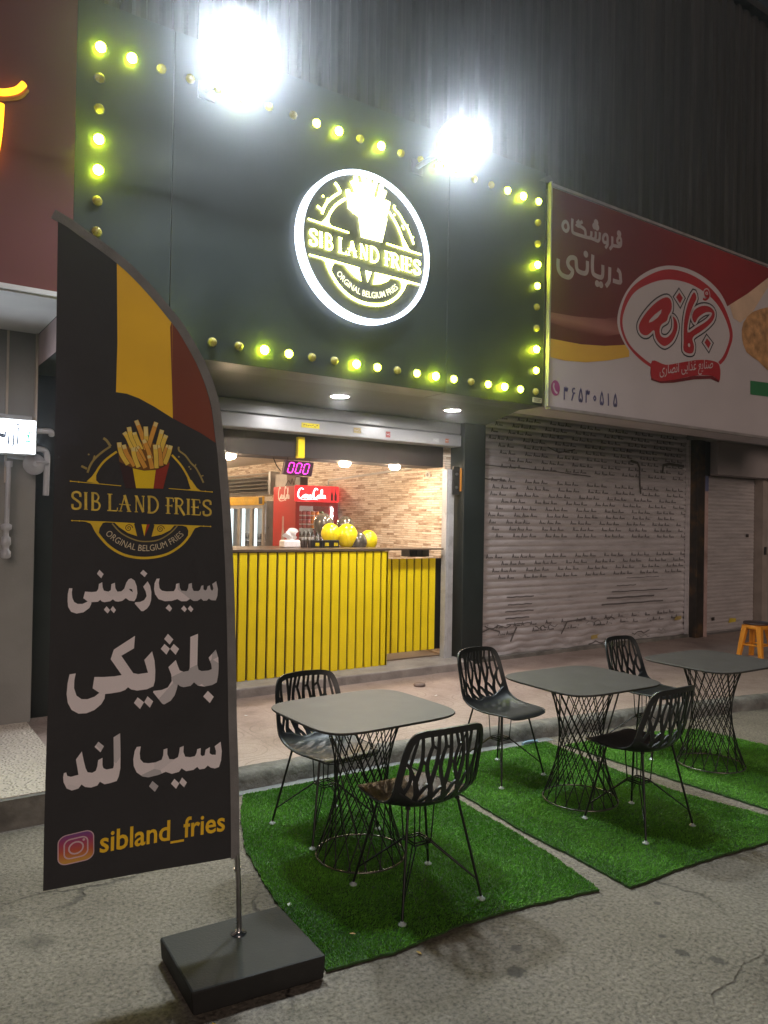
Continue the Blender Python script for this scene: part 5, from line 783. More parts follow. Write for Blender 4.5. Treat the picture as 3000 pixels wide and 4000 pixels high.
for r_ in range(rows):
    for s_ in range(sub):
        t = s_/sub; z0 = .13+(r_+t)*PITCH1
        for i in range(nx+1):
            x = .70+(4.62-.70)*i/nx
            vs.append((x, 1.535+slatp(t)+dent(x, z0), z0+sag(x, z0)))
w_ = nx+1
m.add(vs, [(j*w_+i, j*w_+i+1, (j+1)*w_+i+1, (j+1)*w_+i) for j in range(rows*sub-1) for i in range(nx)], True)
sh1 = obj("roller_shutter", m, M_sh1, gs); sh1["label"] = "wide dented grey shutter covered in rows of small printed marks"
# rows of small printed marks, about one word's width apart
fl = MB(); rw = random.Random(3)
def mark(x, z, sc):
    y = 1.535+dent(x, z)-.0148; zz = z+sag(x, z)
    P = lambda a, b: (x+a*sc, y, zz+b*sc)
    fl.add([P(0, 0), P(.010, 0), P(.022, .034), P(.016, .040)], [(0, 1, 2, 3)]); fl.add([P(.016, .0401), P(.0221, .0345), P(.036, 0), P(.024, 0)], [(0, 1, 2, 3)]); fl.add([P(.012, .008), P(.026, .008), P(.026, .013), P(.012, .013)], [(0, 1, 2, 3)])
    xx = .040
    for k_ in range(4):
        ww = rw.uniform(.007, .012); hh = rw.uniform(.010, .016); fl.add([P(xx, 0), P(xx+ww, 0), P(xx+ww, hh), P(xx, hh)], [(0, 1, 2, 3)]); xx += ww+.003
for r_ in range(2, rows-1):
    if r_ in (7, 8, 9, 10, 15, 16, 26) or (r_ < 7 and rw.random() < .35): continue
    x = .76+rw.uniform(0, .2); c_ = rw.randrange(4)
    while x < 4.5:
        if c_ % 4 == 3:
            y = 1.5225; z = .13+(r_+.28)*PITCH1
        else: mark(x, .13+(r_+.22)*PITCH1, 1.3)
        x += .138; c_ += 1
obj("printed_marks", fl, mat("print_ink", (.085, .075, .075), .6), sh1)
# black scratched streaks and torn tape on the shutter
fl = MB()
def streak(pts, w):
    a, b = strip2(pts, w); n_ = len(a); f_ = lambda p: (p[0], 1.518+dent(p[0], p[1]), p[1]); vs = [f_(p) for p in a]+[f_(p) for p in b]
    fl.add(vs, [(i, i+1, n_+i+1, n_+i) for i in range(n_-1)])
for z, x0, x1, w in ((2.38, .72, 2.55, .012), (2.22, .72, 1.05, .015), (.83, 1.10, 1.55, .015), (.74, 1.12, 1.52, .014), (.66, 1.08, 1.55, .015), (.58, 1.08, 1.48, .016), (.51, 1.1, 1.5, .012), (.90, 3.1, 3.5, .012), (.82, 3.0, 4.2, .014), (.74, 2.9, 3.9, .022), (.66, 2.8, 4.1, .020), (1.0, 3.3, 4.0, .008)):
    n_ = 14; streak([(x0+(x1-x0)*i/n_, z+.0025*math.sin(i*1.3+z*9)-(.05 if z > 2.3 else .0)*(i/n_)**2) for i in range(n_+1)], w)
streak([(3.35, 2.58), (3.50, 2.56), (3.545, 2.50), (3.555, 2.28), (3.58, 2.14)], .035); streak([(4.05, 2.45), (4.07, 2.56), (4.2, 2.585), (4.55, 2.57)], .040); streak([(1.75, 2.66), (1.95, 2.60), (2.25, 2.66)], .014)
streak([(1.18, .30), (1.24, .42), (1.27, .47)], .022); streak([(2.06, .33), (2.12, .44), (2.15, .48), (2.5, .50)], .020); streak([(.72, .44), (.84, .475), (1.0, .435)], .016)
for i in range(9):
    x0 = rw.uniform(.75, 4.0); z0 = rw.uniform(.17, .55); L_ = rw.uniform(.15, .5); streak([(x0+L_*j/6, z0+.02*math.sin(j*1.9+i)) for j in range(7)], rw.uniform(.005, .016))
obj("black_streaks", fl, mat("tar_streak", (.10, .088, .085), .7), sh1)
fl = MB()
for x, z, c in ((2.62, .22, 0), (4.38, .36, 0)):
    y = 1.517+dent(x, z); fl.add([(x, y, z), (x+.16, y, z+.01), (x+.16, y, z+.06), (x, y, z+.05)], [(0, 1, 2, 3)])
obj("paper_scrap", fl, mat("scrap_ochre", (.35, .26, .08), .8), sh1)
m = MB(); m.box((.66, 1.46, .10), (4.64, 1.56, .155)); obj("sill", m, M_concrete, gs, bevel=.006)
for a_, b_ in (((.655, 1.50, .156), (.70, 1.62, 2.95)), ((4.60, 1.47, .156), (4.64, 1.52, 2.95))):
    m = MB(); m.box(a_, b_); obj("guide_rail", m, M_sh1, gs)
M_rust = mat("rusty_black", (.03, .022, .018), .6, .3, .4, 9, .3, 40, dirt=(.18, .09, .03), dscale=4, damt=.7)
m = MB(); m.box((4.645, 1.36, .112), (4.83, 1.64, 3.05)); obj("post", m, M_rust, gs, bevel=.006)
m = MB(); m.box((4.832, 1.36, .112), (4.915, 1.62, 2.44)); m.mi = 1; m.box((4.832, 1.357, 2.22), (4.915, 1.3595, 2.44)); obj("jamb", m, [mat("jamb_pink", (.36, .25, .23), .6, 0, .2, 4, .1, 30, dirt=(.12, .06, .03), dscale=5, damt=.6), mat("blue_scrap", (.10, .11, .2), .6)], gs)
m = MB(); m.box((4.64, .75, 2.95), (10, 1.62, 3.06)); obj("canopy_slab", m, M_greywall, gs)
m = MB(); m.box((5.02, 1.28, 2.47), (10, 1.6, 2.949)); obj("lintel", m, mat("lintel_grey", (.30, .26, .255), .6, 0, .1, 2, dirt=(.18, .15, .14), damt=.3), gs, bevel=.006)
m = MB(); m.box((4.835, 1.40, 2.45), (5.015, 1.62, 2.949)); obj("dark_recess_box", m, M_blackp, gs)
m = MB(); m.smooth = True; vs = []; rows2, sub2 = 42, 6; P2 = .0555
for r_ in range(rows2):
    for s_ in range(sub2):
        for x in (4.92, 6.44): vs.append((x, 1.545+.6*slatp(s_/sub2), .14+(r_+s_/sub2)*P2))
m.add(vs, [(2*j, 2*j+1, 2*j+3, 2*j+2) for j in range(rows2*sub2-1)], True); sh2 = obj("roller_shutter", m, M_sh2, gs); sh2["label"] = "narrow clean pale shutter beside the rusty post"
fl = MB()
for x, z in ((6.20, 1.55), (5.02, 1.42), (5.3, .30)): fl.add([(x, 1.53, z), (x+.08, 1.53, z), (x+.08, 1.53, z+.05), (x, 1.53, z+.05)], [(0, 1, 2, 3)])
fl.mi = 1; fl.add([(5.75, 1.53, .24), (5.95, 1.53, .25), (5.95, 1.53, .30), (5.78, 1.53, .31)], [(0, 1, 2, 3)]); obj("stickers", fl, [M_rust, mat("yellow_scrap", (.5, .38, .03), .6)], sh2)
m = MB(); m.box((6.445, 1.40, .112), (6.60, 1.62, 2.469)); m.mi = 1; m.box((6.49, 1.39, 1.28), (6.55, 1.3995, 1.40)); obj("jamb", m, [mat("jamb_brown", (.28, .23, .20), .6), M_rust], gs)
m = MB(); m.box((.654, 1.62, .112), (10, 1.75, 4.25)); obj("rear_wall", m, M_greywall, gs)
m = MB(); m.box((4.92, 1.46, .10), (6.44, 1.56, .139)); obj("sill", m, M_steel, gs)
pc = thing("poster_case", "pale blue lit case beyond the second shutter at the picture's edge", "case", (6.9, 1.45, 1.3))
m = MB(); m.box((6.64, 1.40, 1.30), (7.6, 1.60, 2.16)); obj("case", m, M_white, pc); m = MB(); m.box((6.66, 1.392, 1.34), (7.58, 1.3985, 2.12)); obj("screen", m, emit("case_light", (.62, .78, 1.), .55), pc)
fl = MB(); fl.box((6.70, 1.386, 1.75), (6.83, 1.3915, 2.0)); fl.box((6.66, 1.386, 1.55), (6.76, 1.3915, 1.70)); obj("picture", fl, M_blackp, pc)

# ------------------------------------------------------------------ red and white sign board
rs = thing("shop_sign", "long red and white sign board with an oval emblem, a bread picture and phone number", "sign", (2.2, 0, 3.85))
Y0 = .0
m = MB(); m.box((.158, .004, 2.835), (5.4, .55, 4.935)); obj("box", m, mat("sign_canvas", (.46, .41, .415), .55, 0, .05, 2), rs)
def rfn(x, z, o): return (x, .003-o, z)
def D(k): return DATA[k]
C_red = grad_mat("print_red", [(0., (.10, .008, .011)), (.35, (.13, .006, .009)), (.7, (.22, .010, .012)), (1., (.17, .008, .010))], 0, -2.1, 1.9)
C_white = mat("print_white", (.46, .41, .415), .6, 0, .04, 2); C_redl = mat("print_redlogo", (.34, .015, .022), .6, 0, .1, 2); C_yel = mat("print_yellow", (.58, .33, .045), .6, 0, .08, 2); C_blk = mat("print_black", (.03, .025, .028), .6)
def printed(name, m_, shapes, base, w=None, closed=False):
    fl = Flat(rfn, base, .00008)
    for a in shapes: fl.poly(a) if w is None else fl.line(a, w, closed)
    return obj(name, fl, m_, rs)
field = [(max(.16, min(5.38, x)), min(4.932, z)) for x, z in D('rs_red')]
rf_ = [(.16, 4.93), (5.38, 4.93), (5.38, 4.93)] 
rt_ = [p_ for p_ in D('rs_red')[2:]]
pts = [(.16, 4.93), (5.39, 4.93), (5.39, 4.75)] + rt_[0:1] + rt_[1:] 
pts = [(max(.16, x), z) for x, z in pts]
printed("red_field", C_red, [pts], .001)
printed("yellow_band", C_yel, [[(max(.16, x), z) for x, z in D('rs_yel')]], .0014)
_z = [p[1]-3.85 for p in D("rs_swoosh")[0]]
printed("light_swoosh", grad_mat("print_pink", [(0., (.115, .006, .009)), (.35, (.30, .11, .09)), (.6, (.26, .09, .075)), (1., (.115, .006, .009))], 2, min(_z), max(_z)), [[(max(.16, x), z) for x, z in D('rs_swoosh')[0]]], .0016)
printed("glow_swoosh", mat("print_cream", (.55, .38, .26), .6, 0, .2, 3), [D('rs_glow')], .0018)
printed("bread_picture", mat("print_bread", (.42, .22, .09), .7, 0, .5, 9), [D('rs_bread')], .0020)
printed("green_label", mat("print_green", (.03, .16, .06), .6), [D('rs_green')], .0021)
printed("outer_oval", C_white, [D('rs_ring')[0]], .0024); printed("red_oval", C_redl, [D('rs_ring')[1]], .0027); printed("inner_oval", C_white, [D('rs_ring')[2]], .0030)
gl = D('rs_glyph')+D('rs_dia')
printed("glyph_outline", C_blk, gl, .0033, .085, True); fl = Flat(rfn, .0038); [fl.line(a, .052, True) for a in gl]; [fl.line(a, .050) for a in D('rs_o')]; obj("glyph_edge", fl, C_white, rs)
fl = Flat(rfn, .0043); [fl.poly(a) for a in gl]; [fl.line(a, .026) for a in D('rs_o')]; obj("glyph", fl, C_redl, rs)
fl = Flat(rfn, .0050); fl.poly(D('rs_hole')); fl.disc(D('rs_dot2'), .022); obj("glyph_counter", fl, C_white, rs)
printed("ribbon", C_redl, D('rs_rib'), .0053); printed("ribbon_fold", mat("print_darkred", (.14, .008, .012), .6), [D('rs_rib2')], .0056)
printed("ribbon_edge", C_white, [D('rs_rib')[0][:22]], .0058, .012)
fl = Flat(rfn, .0060)
(ax, az), (bx, bz) = D('rs_ribtext')
fl.text("\ufbfc\ufead\ufe8e\ufebc\ufee7\ufe8d \ufbfd\ufbfe\ufe8d\ufeac\ufecf \ufeca\ufbfe\ufe8e\ufee8\ufebb", lambda x, y, w: (ax+.02+(bx-ax-.04)*x, az-.0+(bz-az)*x+.035+y*(bx-ax)/w*1.25))
obj("ribbon_lettering", fl, C_white, rs)
fl = Flat(rfn, .0026)
for i, (a, c) in enumerate(D('rs_text')): fl.line(a, .034 if i < 10 else .046, bool(c))
for c in D('rs_dots'): fl.disc(c, .034)
obj("lettering", fl, mat("print_offwhite", (.36, .28, .275), .6), rs)
fl = Flat(rfn, .0018); (ax2, az2), (bx2, bz2) = D('rs_num')
DG = {'3': [([(0, 0), (0, .98)], 0), ([(0, .98), (.06, .74), (.2, .74), (.26, .96), (.34, .74), (.48, .74), (.55, .98)], 0)], '6': [([(.55, .98), (.22, .95), (.12, .76), (.28, .60), (.58, .64)], 0), ([(.30, .60), (.02, 0)], 0)], '5': [([(.3, 1), (.05, .42), (.05, .12), (.19, .03), (.30, .20), (.41, .03), (.55, .12), (.55, .42)], 1)], '0': [([(.28, .62), (.10, .45), (.28, .26), (.46, .45)], 1)], '1': [([(.2, 1), (.26, .5), (.27, 0)], 0)]}
for i, ch in enumerate("36530515"):
    for pts_, c_ in DG[ch]: fl.line([(ax2+.02+(bx2-ax2-.09)*i/7+.085*p_.x, az2-.055+(bz2-az2)*i/7*.3+.125*p_.y) for p_ in smooth_path([(x, y, 0) for x, y in pts_], bool(c_), 3)], .017, bool(c_))
obj("phone_number", fl, mat("print_navy", (.09, .08, .17), .6), rs)
fl = Flat(rfn, .0018); c = D('rs_phone'); fl.disc(c, .062, .075, 28); obj("phone_badge", fl, mat("print_magenta", (.30, .05, .17), .6), rs)
fl = Flat(rfn, .0022); fl.line([(p_.x, p_.y) for p_ in smooth_path([(c[0]-.018, c[1]+.045, 0), (c[0]-.026, c[1]+.01, 0), (c[0], c[1]-.035, 0), (c[0]+.028, c[1]-.045, 0)])], .018); obj("handset", fl, C_white, rs)
m = MB(); m.box((.15, -.012, 4.936), (5.4, .05, 4.965)); m.box((.140, -.012, 2.83), (.1575, .03, 4.98)); m.box((.158, -.012, 2.805), (5.4, .04, 2.834)); obj("frame", m, mat("sign_frame", (.28, .25, .24), .5, .2), rs)
m = MB(); m.prism([(.02, 4.97), (.26, 4.97), (.148, 5.05)], lambda x, z, o: (x, .02-o, z), -.2, 0); obj("corner_cap", m, M_darksteel, rs)

# ------------------------------------------------------------------ neighbour on the left
ns = thing("neighbour_shop", "left neighbour with a red brown fascia above a recessed grey wall", "shop", (-5.5, .6, .17))
m = MB(); m.box((-11, .005, 3.115), (-4.148, .30, 7.2)); obj("fascia", m, mat("redbrown_panel", (.125, .028, .026), .5, 0, .12, 1.2), ns)
m = MB(); m.box((-11, -.010, 3.085), (-4.148, .02, 3.114)); obj("fascia_edge", m, M_white, ns)
m = MB(); m.box((-11, .021, 3.075), (-4.148, 1.16, 3.113)); obj("soffit", m, M_white, ns)
m = MB(); m.box((-11, 1.10, .165), (-4.145, 1.4, 3.074)); obj("front_wall", m, M_greywall, ns)
m = MB(); m.box((-4.36, 1.085, 1.95), (-4.345, 1.099, 3.07)); m.box((-4.165, 1.06, 2.2), (-4.150, 1.10, 3.07)); obj("conduit", m, mat("conduit_tan", (.48, .41, .34), .6), ns)
m = MB(); m.box((-4.147, .36, 2.835), (-4.1425, 1.29, 3.07)); obj("side_panel", m, mat("pink_panel", (.52, .40, .40), .6), ns)
ne = thing("neon_sign", "glowing orange neon strokes on the red brown fascia", "neon sign", (-4.770, -.02, 4.075))
E_neon = emit("neon_orange", (1., .40, .015), 3.4)
m = MB(); m.tube(smooth_path([(-4.850, -.03, 4.375), (-4.690, -.03, 4.250), (-4.590, -.03, 4.245), (-4.500, -.03, 4.285), (-4.455, -.03, 4.340)]), .020, 10); obj("curved_tube", m, E_neon, ne)
m = MB(); m.tube(smooth_path([(-4.580, -.03, 4.175), (-4.585, -.03, 4.045), (-4.600, -.03, 3.895), (-4.625, -.03, 3.775)]), .022, 10); obj("straight_tube", m, E_neon, ne)
m = MB(); m.tube(smooth_path([(-4.850, -.004, 4.355), (-4.690, -.004, 4.227), (-4.590, -.004, 4.220), (-4.480, -.004, 4.265), (-4.435, -.004, 4.325)]), .016, 8); obj("backing_channel", m, mat("neon_back", (.28, .10, .03), .5), ne)
lb = thing("lit_sign_box", "small white lit sign box with blue lettering and green mark by the gas pipes", "lit sign", (-4.4, .9, 2.28))
bx_ = DATA['ls_box']; xl = -5.0; xr = bx_[1][0]; zt_, zb_ = 2.395, 2.145
m = MB(); m.box((xl, .825, zb_), (xr, .95, zt_)); obj("box", m, M_white, lb, bevel=.004)
m = MB(); m.box((xl+.01, .819, zb_+.01), (xr-.008, .8245, zt_-.01)); obj("lit_face", m, emit("sign_white", (.78, .88, 1.), 14.), lb)
fl = {0: Flat(lambda x, z, o: (x, .8185-o, z), .0004), 2: Flat(lambda x, z, o: (x, .8185-o, z), .0004)}
for a, c in DATA['ls_str']: fl[2 if c == 2 else 0].line(a, .012 if c != 1 else .03)
obj("lettering", fl[0], mat("letter_blue", (.03, .05, .14), .6), lb); obj("mark", fl[2], emit("mark_green", (.10, .75, .45), 1.0), lb)
gp = thing("gas_pipes", "pale gas pipes with a round regulator and valve on the left wall", "pipes", (-4.2, .95, 2))
M_pipe = mat("pipe_paint", (.42, .42, .45), .45, .2, .12, 8, .1, 40)
m = MB(); m.tube([(-5.2, .99, 2.42), (-4.2, .99, 2.42)], .022, 10); m.tube(smooth_path([(-4.20, .96, 2.33), (-4.10, .94, 2.335), (-4.075, .94, 2.33), (-4.068, .96, 2.31)]), .022, 10); m.tube([(-4.352, .95, 2.09), (-4.356, .95, 1.64)], .017, 10); m.tube(smooth_path([(-4.20, .93, 2.20), (-4.13, .93, 2.195), (-4.105, .93, 2.17), (-4.10, .93, 2.10), (-4.103, .93, 1.86)]), .022, 10); m.tube([(-4.36, .95, 2.14), (-4.2, .95, 2.12)], .016, 10)
obj("pipe", m, M_pipe, gp)
m = MB(); m.lathe([(.02, -.05), (.055, -.045), (.075, -.02), (.078, 0), (.075, .015), (.04, .035), (.025, .06), (.02, .065)], (-4.185, .93, 2.085), 24, (0, -1, 0)); obj("regulator", m, M_pipe, gp)
m = MB(); m.tube([(-4.185, .86, 2.10), (-4.10, .855, 2.10)], .010, 8); obj("valve_handle", m, M_pipe, gp)
m = MB(); m.lathe([(.02, 0), (.034, .01), (.034, .05), (.022, .06), (.022, .09), (.034, .10), (.03, .15), (.018, .16), (.018, .20), (.036, .21), (.036, .24), (.02, .25)], (-4.358, .95, 1.40), 14); m.lathe([(.025, 0), (.025, .04)], (-4.352, .95, 2.06), 12); obj("pipe_valve", m, M_pipe, gp)

# ------------------------------------------------------------------ tables
def make_table(loc, label, rz):
    t = thing("cafe_table", label, "table", loc, "wire based tables on the grass mats", rz)
    m = MB(); a, b, e = .402, .352, 5.0
    def ring(k_, z): return [(a*k_*math.copysign(abs(math.cos(q))**(2/e), math.cos(q)), b*k_*math.copysign(abs(math.sin(q))**(2/e), math.sin(q)), z) for q in [2*math.pi*i/72 for i in range(72)]]
    L_ = [ring(.93, .728), ring(.985, .733), ring(1., .738), ring(1., .743), ring(.995, .7455)]
    vs = sum(L_, []); m.add(vs, [(j*72+i, j*72+(i+1) % 72, (j+1)*72+(i+1) % 72, (j+1)*72+i) for j in range(4) for i in range(72)], True)
    m.add(vs, [tuple(range(71, -1, -1)), tuple(range(288, 360))], False)
    obj("tabletop", m, M_top, t, True)
    m = MB(); Rb, Rt_, zb0, zt0 = .225, .205, .020, .722; n_ = 18; tw = R(104)
    for s_ in (1, -1):
        for i in range(n_):
            q = 2*math.pi*i/n_+(.0 if s_ > 0 else math.pi/n_*.35)
            m.cyl((Rb*math.cos(q), Rb*math.sin(q), zb0), (Rt_*math.cos(q+s_*tw), Rt_*math.sin(q+s_*tw), zt0), .0033, n=6)
    obj("wire_base", m, M_wire, t, True)
    m = MB(); m.tube([(Rb*math.cos(2*math.pi*i/40), Rb*math.sin(2*math.pi*i/40), .018) for i in range(40)], .005, 8, True); obj("foot_ring", m, M_steel2, t, True)
    m = MB(); m.tube([(Rt_*math.cos(2*math.pi*i/40), Rt_*math.sin(2*math.pi*i/40), .722) for i in range(40)], .005, 8, True); m.box((-.2, -.012, .722), (.2, .012, .7275)); m.box((-.012, -.2, .7222), (.012, .2, .7277)); obj("top_ring", m, M_wire, t, True)
    return t
M_top = mat("tabletop_grey", (.046, .040, .038), .52, 0, .15, 9, .05, 400, spec=.32, dirt=(.062, .055, .052), dscale=7, damt=.6)
M_steel2 = mat("worn_rod", (.16, .15, .13), .3, .8, .3, 15)
T1 = make_table((-3.10, -1.85, .016), "grey topped wire table nearest the tall banner", R(1.5))
dup(T1, (-1.535, -1.915, .016), R(-2), "grey topped wire table in the middle of the three")
dup(T1, (-.20, -1.945, .016), R(-1), "grey topped wire table farthest to the right, by the orange stool")

# ------------------------------------------------------------------ chairs (local front is -y)
PROF = [(-.255, .430), (-.225, .447), (-.14, .442), (-.03, .430), (.07, .432), (.14, .452), (.185, .50), (.213, .575), (.235, .665), (.252, .745), (.262, .815)]
HW = [.145, .185, .205, .215, .222, .226, .226, .224, .218, .208, .195]
LIFT = [.0, .004, .012, .024, .040, .052, .045, .02, 0, 0, 0]
FWD = [0, 0, 0, 0, .006, .022, .045, .058, .058, .050, .040]
def samp(A_, t):
    x = max(0, min(1, t))*(len(A_)-1); i = min(len(A_)-2, int(x)); f_ = x-i
    g_ = lambda k_: A_[max(0, min(len(A_)-1, k_))]
    a, b, c, d = (g_(i-1), g_(i), g_(i+1), g_(i+2))
    h = lambda p, q, r_, s_: .5*(2*q+(r_-p)*f_+(2*p-5*q+4*r_-s_)*f_*f_+(3*q-p-3*r_+s_)*f_**3)
    if isinstance(b, tuple): return (h(a[0], b[0], c[0], d[0]), h(a[1], b[1], c[1], d[1]))
    return h(a, b, c, d)
def SH(u, t):
    y, z = samp(PROF, t); w = samp(HW, t); au = abs(u)
    return Vector((u*w, y-samp(FWD, t)*au**2.2, z+samp(LIFT, t)*au**2.4))
def SN(u, t):
    e = .006; a = SH(u+e, t)-SH(u-e, t); b = SH(u, min(1, t+e))-SH(u, max(0, t-e)); n_ = a.cross(b); return n_.normalized()
def ribbon(m, path, w, th=.007, n_=5):
    P = smooth_path([(u, t, 0) for u, t in path], n=n_); ws = w if isinstance(w, (list, tuple)) else (w, w)
    pos = [SH(max(-1, min(1, p.x)), max(0, min(1, p.y))) for p in P]; N_ = len(P); vs = []
    for i, p in enumerate(P):
        nn = SN(max(-.99, min(.99, p.x)), max(.01, min(.99, p.y))); tt = (pos[min(i+1, N_-1)]-pos[max(i-1, 0)]).normalized(); sd_ = nn.cross(tt).normalized()
        k_ = ws[0]+(ws[1]-ws[0])*i/(N_-1)
        vs += [pos[i]+sd_*k_/2+nn*th/2, pos[i]-sd_*k_/2+nn*th/2, pos[i]-sd_*k_/2-nn*th/2, pos[i]+sd_*k_/2-nn*th/2]
    m.add(vs, [(i*4+j, i*4+(j+1) % 4, (i+1)*4+(j+1) % 4, (i+1)*4+j) for i in range(N_-1) for j in range(4)]+[(0, 3, 2, 1), (N_*4-4, N_*4-3, N_*4-2, N_*4-1)], False)
def make_chair(loc, label, rz):
    t = thing("branch_back_chair", label, "chair", loc, "black branch backed chairs", rz)
    m = MB(); m.smooth = True; nu, nt_ = 26, 26
    tm = lambda u: .045*abs(u)**3.0
    tx = lambda u: .555-.055*math.cos(2.6*u)*0+.05*abs(u)**2+.012*math.sin(9*u)
    F_ = lambda u, v: (lambda uu_: (uu_, tm(uu_)+(tx(uu_)-tm(uu_))*v))(2*u-1)
    top = []; botm = []
    for j in range(nt_+1):
        for i in range(nu+1):
            uu_, tt_ = F_(i/nu, j/nt_); p = SH(uu_, tt_); n_ = SN(max(-.99, min(.99, uu_)), max(.01, tt_)); top.append(p+n_*.0035); botm.append(p-n_*.0035)
    w_ = nu+1; o_ = len(top); fs = [(j*w_+i, j*w_+i+1, (j+1)*w_+i+1, (j+1)*w_+i) for j in range(nt_) for i in range(nu)]
    bd = [i for i in range(nu+1)]+[j*w_+nu for j in range(1, nt_+1)]+[nt_*w_+i for i in range(nu-1, -1, -1)]+[j*w_ for j in range(nt_-1, 0, -1)]
    m.add(top+botm, fs+[tuple(o_+i for i in f[::-1]) for f in fs]+[(bd[k_], o_+bd[k_], o_+bd[(k_+1) % len(bd)], bd[(k_+1) % len(bd)]) for k_ in range(len(bd))], True)
    # rolled rim round the seat
    rim = [SH(u, tm(u)) for u in [-1+2*i/24 for i in range(25)]]
    m.tube(rim, .0055, 6)
    for s_ in (-1, 1): m.tube([SH(s_*1.0, .05+(.60-.05)*i/16) for i in range(17)], .006, 6)
    obj("seat", m, M_blackp, t, True)
    m = MB()
    rimp = [(-.955, .50), (-.955, .62), (-.95, .78), (-.945, .88), (-.88, .945), (-.70, .968), (-.4, .975), (0, .978), (.4, .975), (.70, .968), (.88, .945), (.945, .88), (.95, .78), (.955, .62), (.955, .50)]
    ribbon(m, rimp, .030, .010)
    B_ = []
    def br(w0, w1, *pts): B_.append((list(pts), (w0, w1)))
    br(.032, .020, (-.60, .50), (-.66, .60), (-.62, .68)); br(.020, .013, (-.62, .68), (-.76, .80), (-.80, .95)); br(.020, .013, (-.62, .68), (-.50, .80), (-.56, .97)); br(.015, .012, (-.76, .80), (-.95, .86)); br(.014, .012, (-.50, .80), (-.38, .97))
    br(.026, .014, (-.78, .52), (-.84, .60), (-.96, .70)); br(.018, .012, (-.84, .60), (-.74, .70), (-.76, .79))
    br(.034, .022, (-.30, .49), (-.36, .60), (-.30, .68)); br(.020, .013, (-.36, .60), (-.50, .70), (-.61, .71)); br(.022, .014, (-.30, .68), (-.36, .82), (-.22, .97)); br(.018, .012, (-.30, .68), (-.14, .79), (-.20, .88)); br(.013, .012, (-.20, .88), (-.08, .97)); br(.013, .012, (-.20, .88), (-.31, .90))
    br(.034, .022, (.02, .48), (-.03, .58), (.04, .67)); br(.020, .013, (-.03, .58), (-.16, .66), (-.30, .69)); br(.022, .014, (.04, .67), (-.02, .80), (.06, .97)); br(.020, .013, (.04, .67), (.20, .78), (.14, .89)); br(.013, .012, (.14, .89), (.22, .97)); br(.013, .012, (.14, .89), (.02, .88)); br(.014, .012, (-.02, .80), (-.14, .79))
    br(.034, .022, (.34, .49), (.28, .59), (.36, .69)); br(.020, .013, (.28, .59), (.16, .65), (.04, .67)); br(.022, .014, (.36, .69), (.30, .82), (.36, .97)); br(.020, .013, (.36, .69), (.50, .79), (.46, .90)); br(.013, .012, (.46, .90), (.54, .97)); br(.013, .012, (.46, .90), (.34, .88)); br(.014, .012, (.30, .82), (.20, .78))
    br(.032, .020, (.62, .50), (.58, .60), (.66, .70)); br(.020, .013, (.58, .60), (.46, .67), (.36, .69)); br(.020, .013, (.66, .70), (.62, .82), (.72, .96)); br(.018, .012, (.66, .70), (.82, .78), (.96, .82)); br(.014, .012, (.82, .78), (.80, .95)); br(.014, .012, (.62, .82), (.50, .79))
    br(.026, .014, (.80, .52), (.84, .60), (.96, .68)); br(.018, .012, (.84, .60), (.76, .70), (.80, .77)); br(.020, .014, (-.14, .485), (-.17, .56), (-.34, .62)); br(.020, .014, (.18, .485), (.17, .55), (.02, .60)); br(.020, .014, (.49, .495), (.47, .56), (.32, .62)); br(.020, .014, (-.47, .495), (-.49, .56), (-.64, .62))
    for pth, w in B_: ribbon(m, pth, w, .0065)
    obj("branch_backrest", m, M_blackp, t, True)
    hub = .045; feet = []
    for sx in (-1, 1):
        for sy in (-1, 1):
            m = MB(); a = SH(sx*.6, .475 if sy > 0 else .215) - Vector((0, 0, .004)); f_ = Vector((sx*.215, sy*.205, .012)); m.cyl(f_, a, .0062, n=10)
            a2 = Vector((sx*.075, sy*.075, .424)); low = f_.lerp(a, .16)
            m.cyl(low, a2.lerp(Vector((sx*.06, sy*.06, .25)), .0), .0032, n=6) if False else None
            obj("leg", m, M_wire, t, True)
            m = MB(); m.lathe([(.007, .016), (.010, .009), (.019, .005), (.018, .0)], (f_.x, f_.y, 0), 14); obj("glide", m, M_glide, t, True)
            feet.append((sx, sy, f_, a))
    m = MB(); c4 = [(-hub, -hub, .235), (hub, -hub, .235), (hub, hub, .235), (-hub, hub, .235)]
    m.tube(c4, .0042, 6, True); m.tube([(x, y, .247) for x, y, z in c4], .0042, 6, True)
    for sx, sy, f_, a in feet:
        h_ = Vector((sx*hub, sy*hub, .241)); d_ = Vector((-sy, sx, 0))*.006*sx*sy
        for s_ in (-1, 1): m.cyl(f_.lerp(a, .17)+d_*s_*.3, h_+d_*s_, .0034, n=6)
        m.cyl(h_, (sx*.055, sy*.055+.0, .424), .0036, n=6)
    [m.cyl(a - Vector((0, 0, .012)), a + Vector((0, 0, .002)), .012, n=10) for _x, _y, _f, a in feet]
    obj("strut_frame", m, M_wire, t, True)
    return t
M_glide = mat("clear_glide", (.55, .60, .62), .15, 0, .05, 10, trans=.3)
PI = math.pi
CH = make_chair((-3.065, -1.43, .016), "black branch backed chair between the nearest table and the yellow counter", R(4))
dup(CH, (-3.085, -2.30, .016), PI+R(-2), "black branch backed chair in front, its back towards the viewer, nearest table")
dup(CH, (-1.615, -1.28, .016), R(6), "black branch backed chair facing out before the black pillar")
dup(CH, (-1.515, -2.325, .016), PI+R(1), "black branch backed chair at the middle table with its back to the street")
dup(CH, (-.255, -1.42, .016), R(4), "black branch backed chair between the farthest table and the printed shutter")

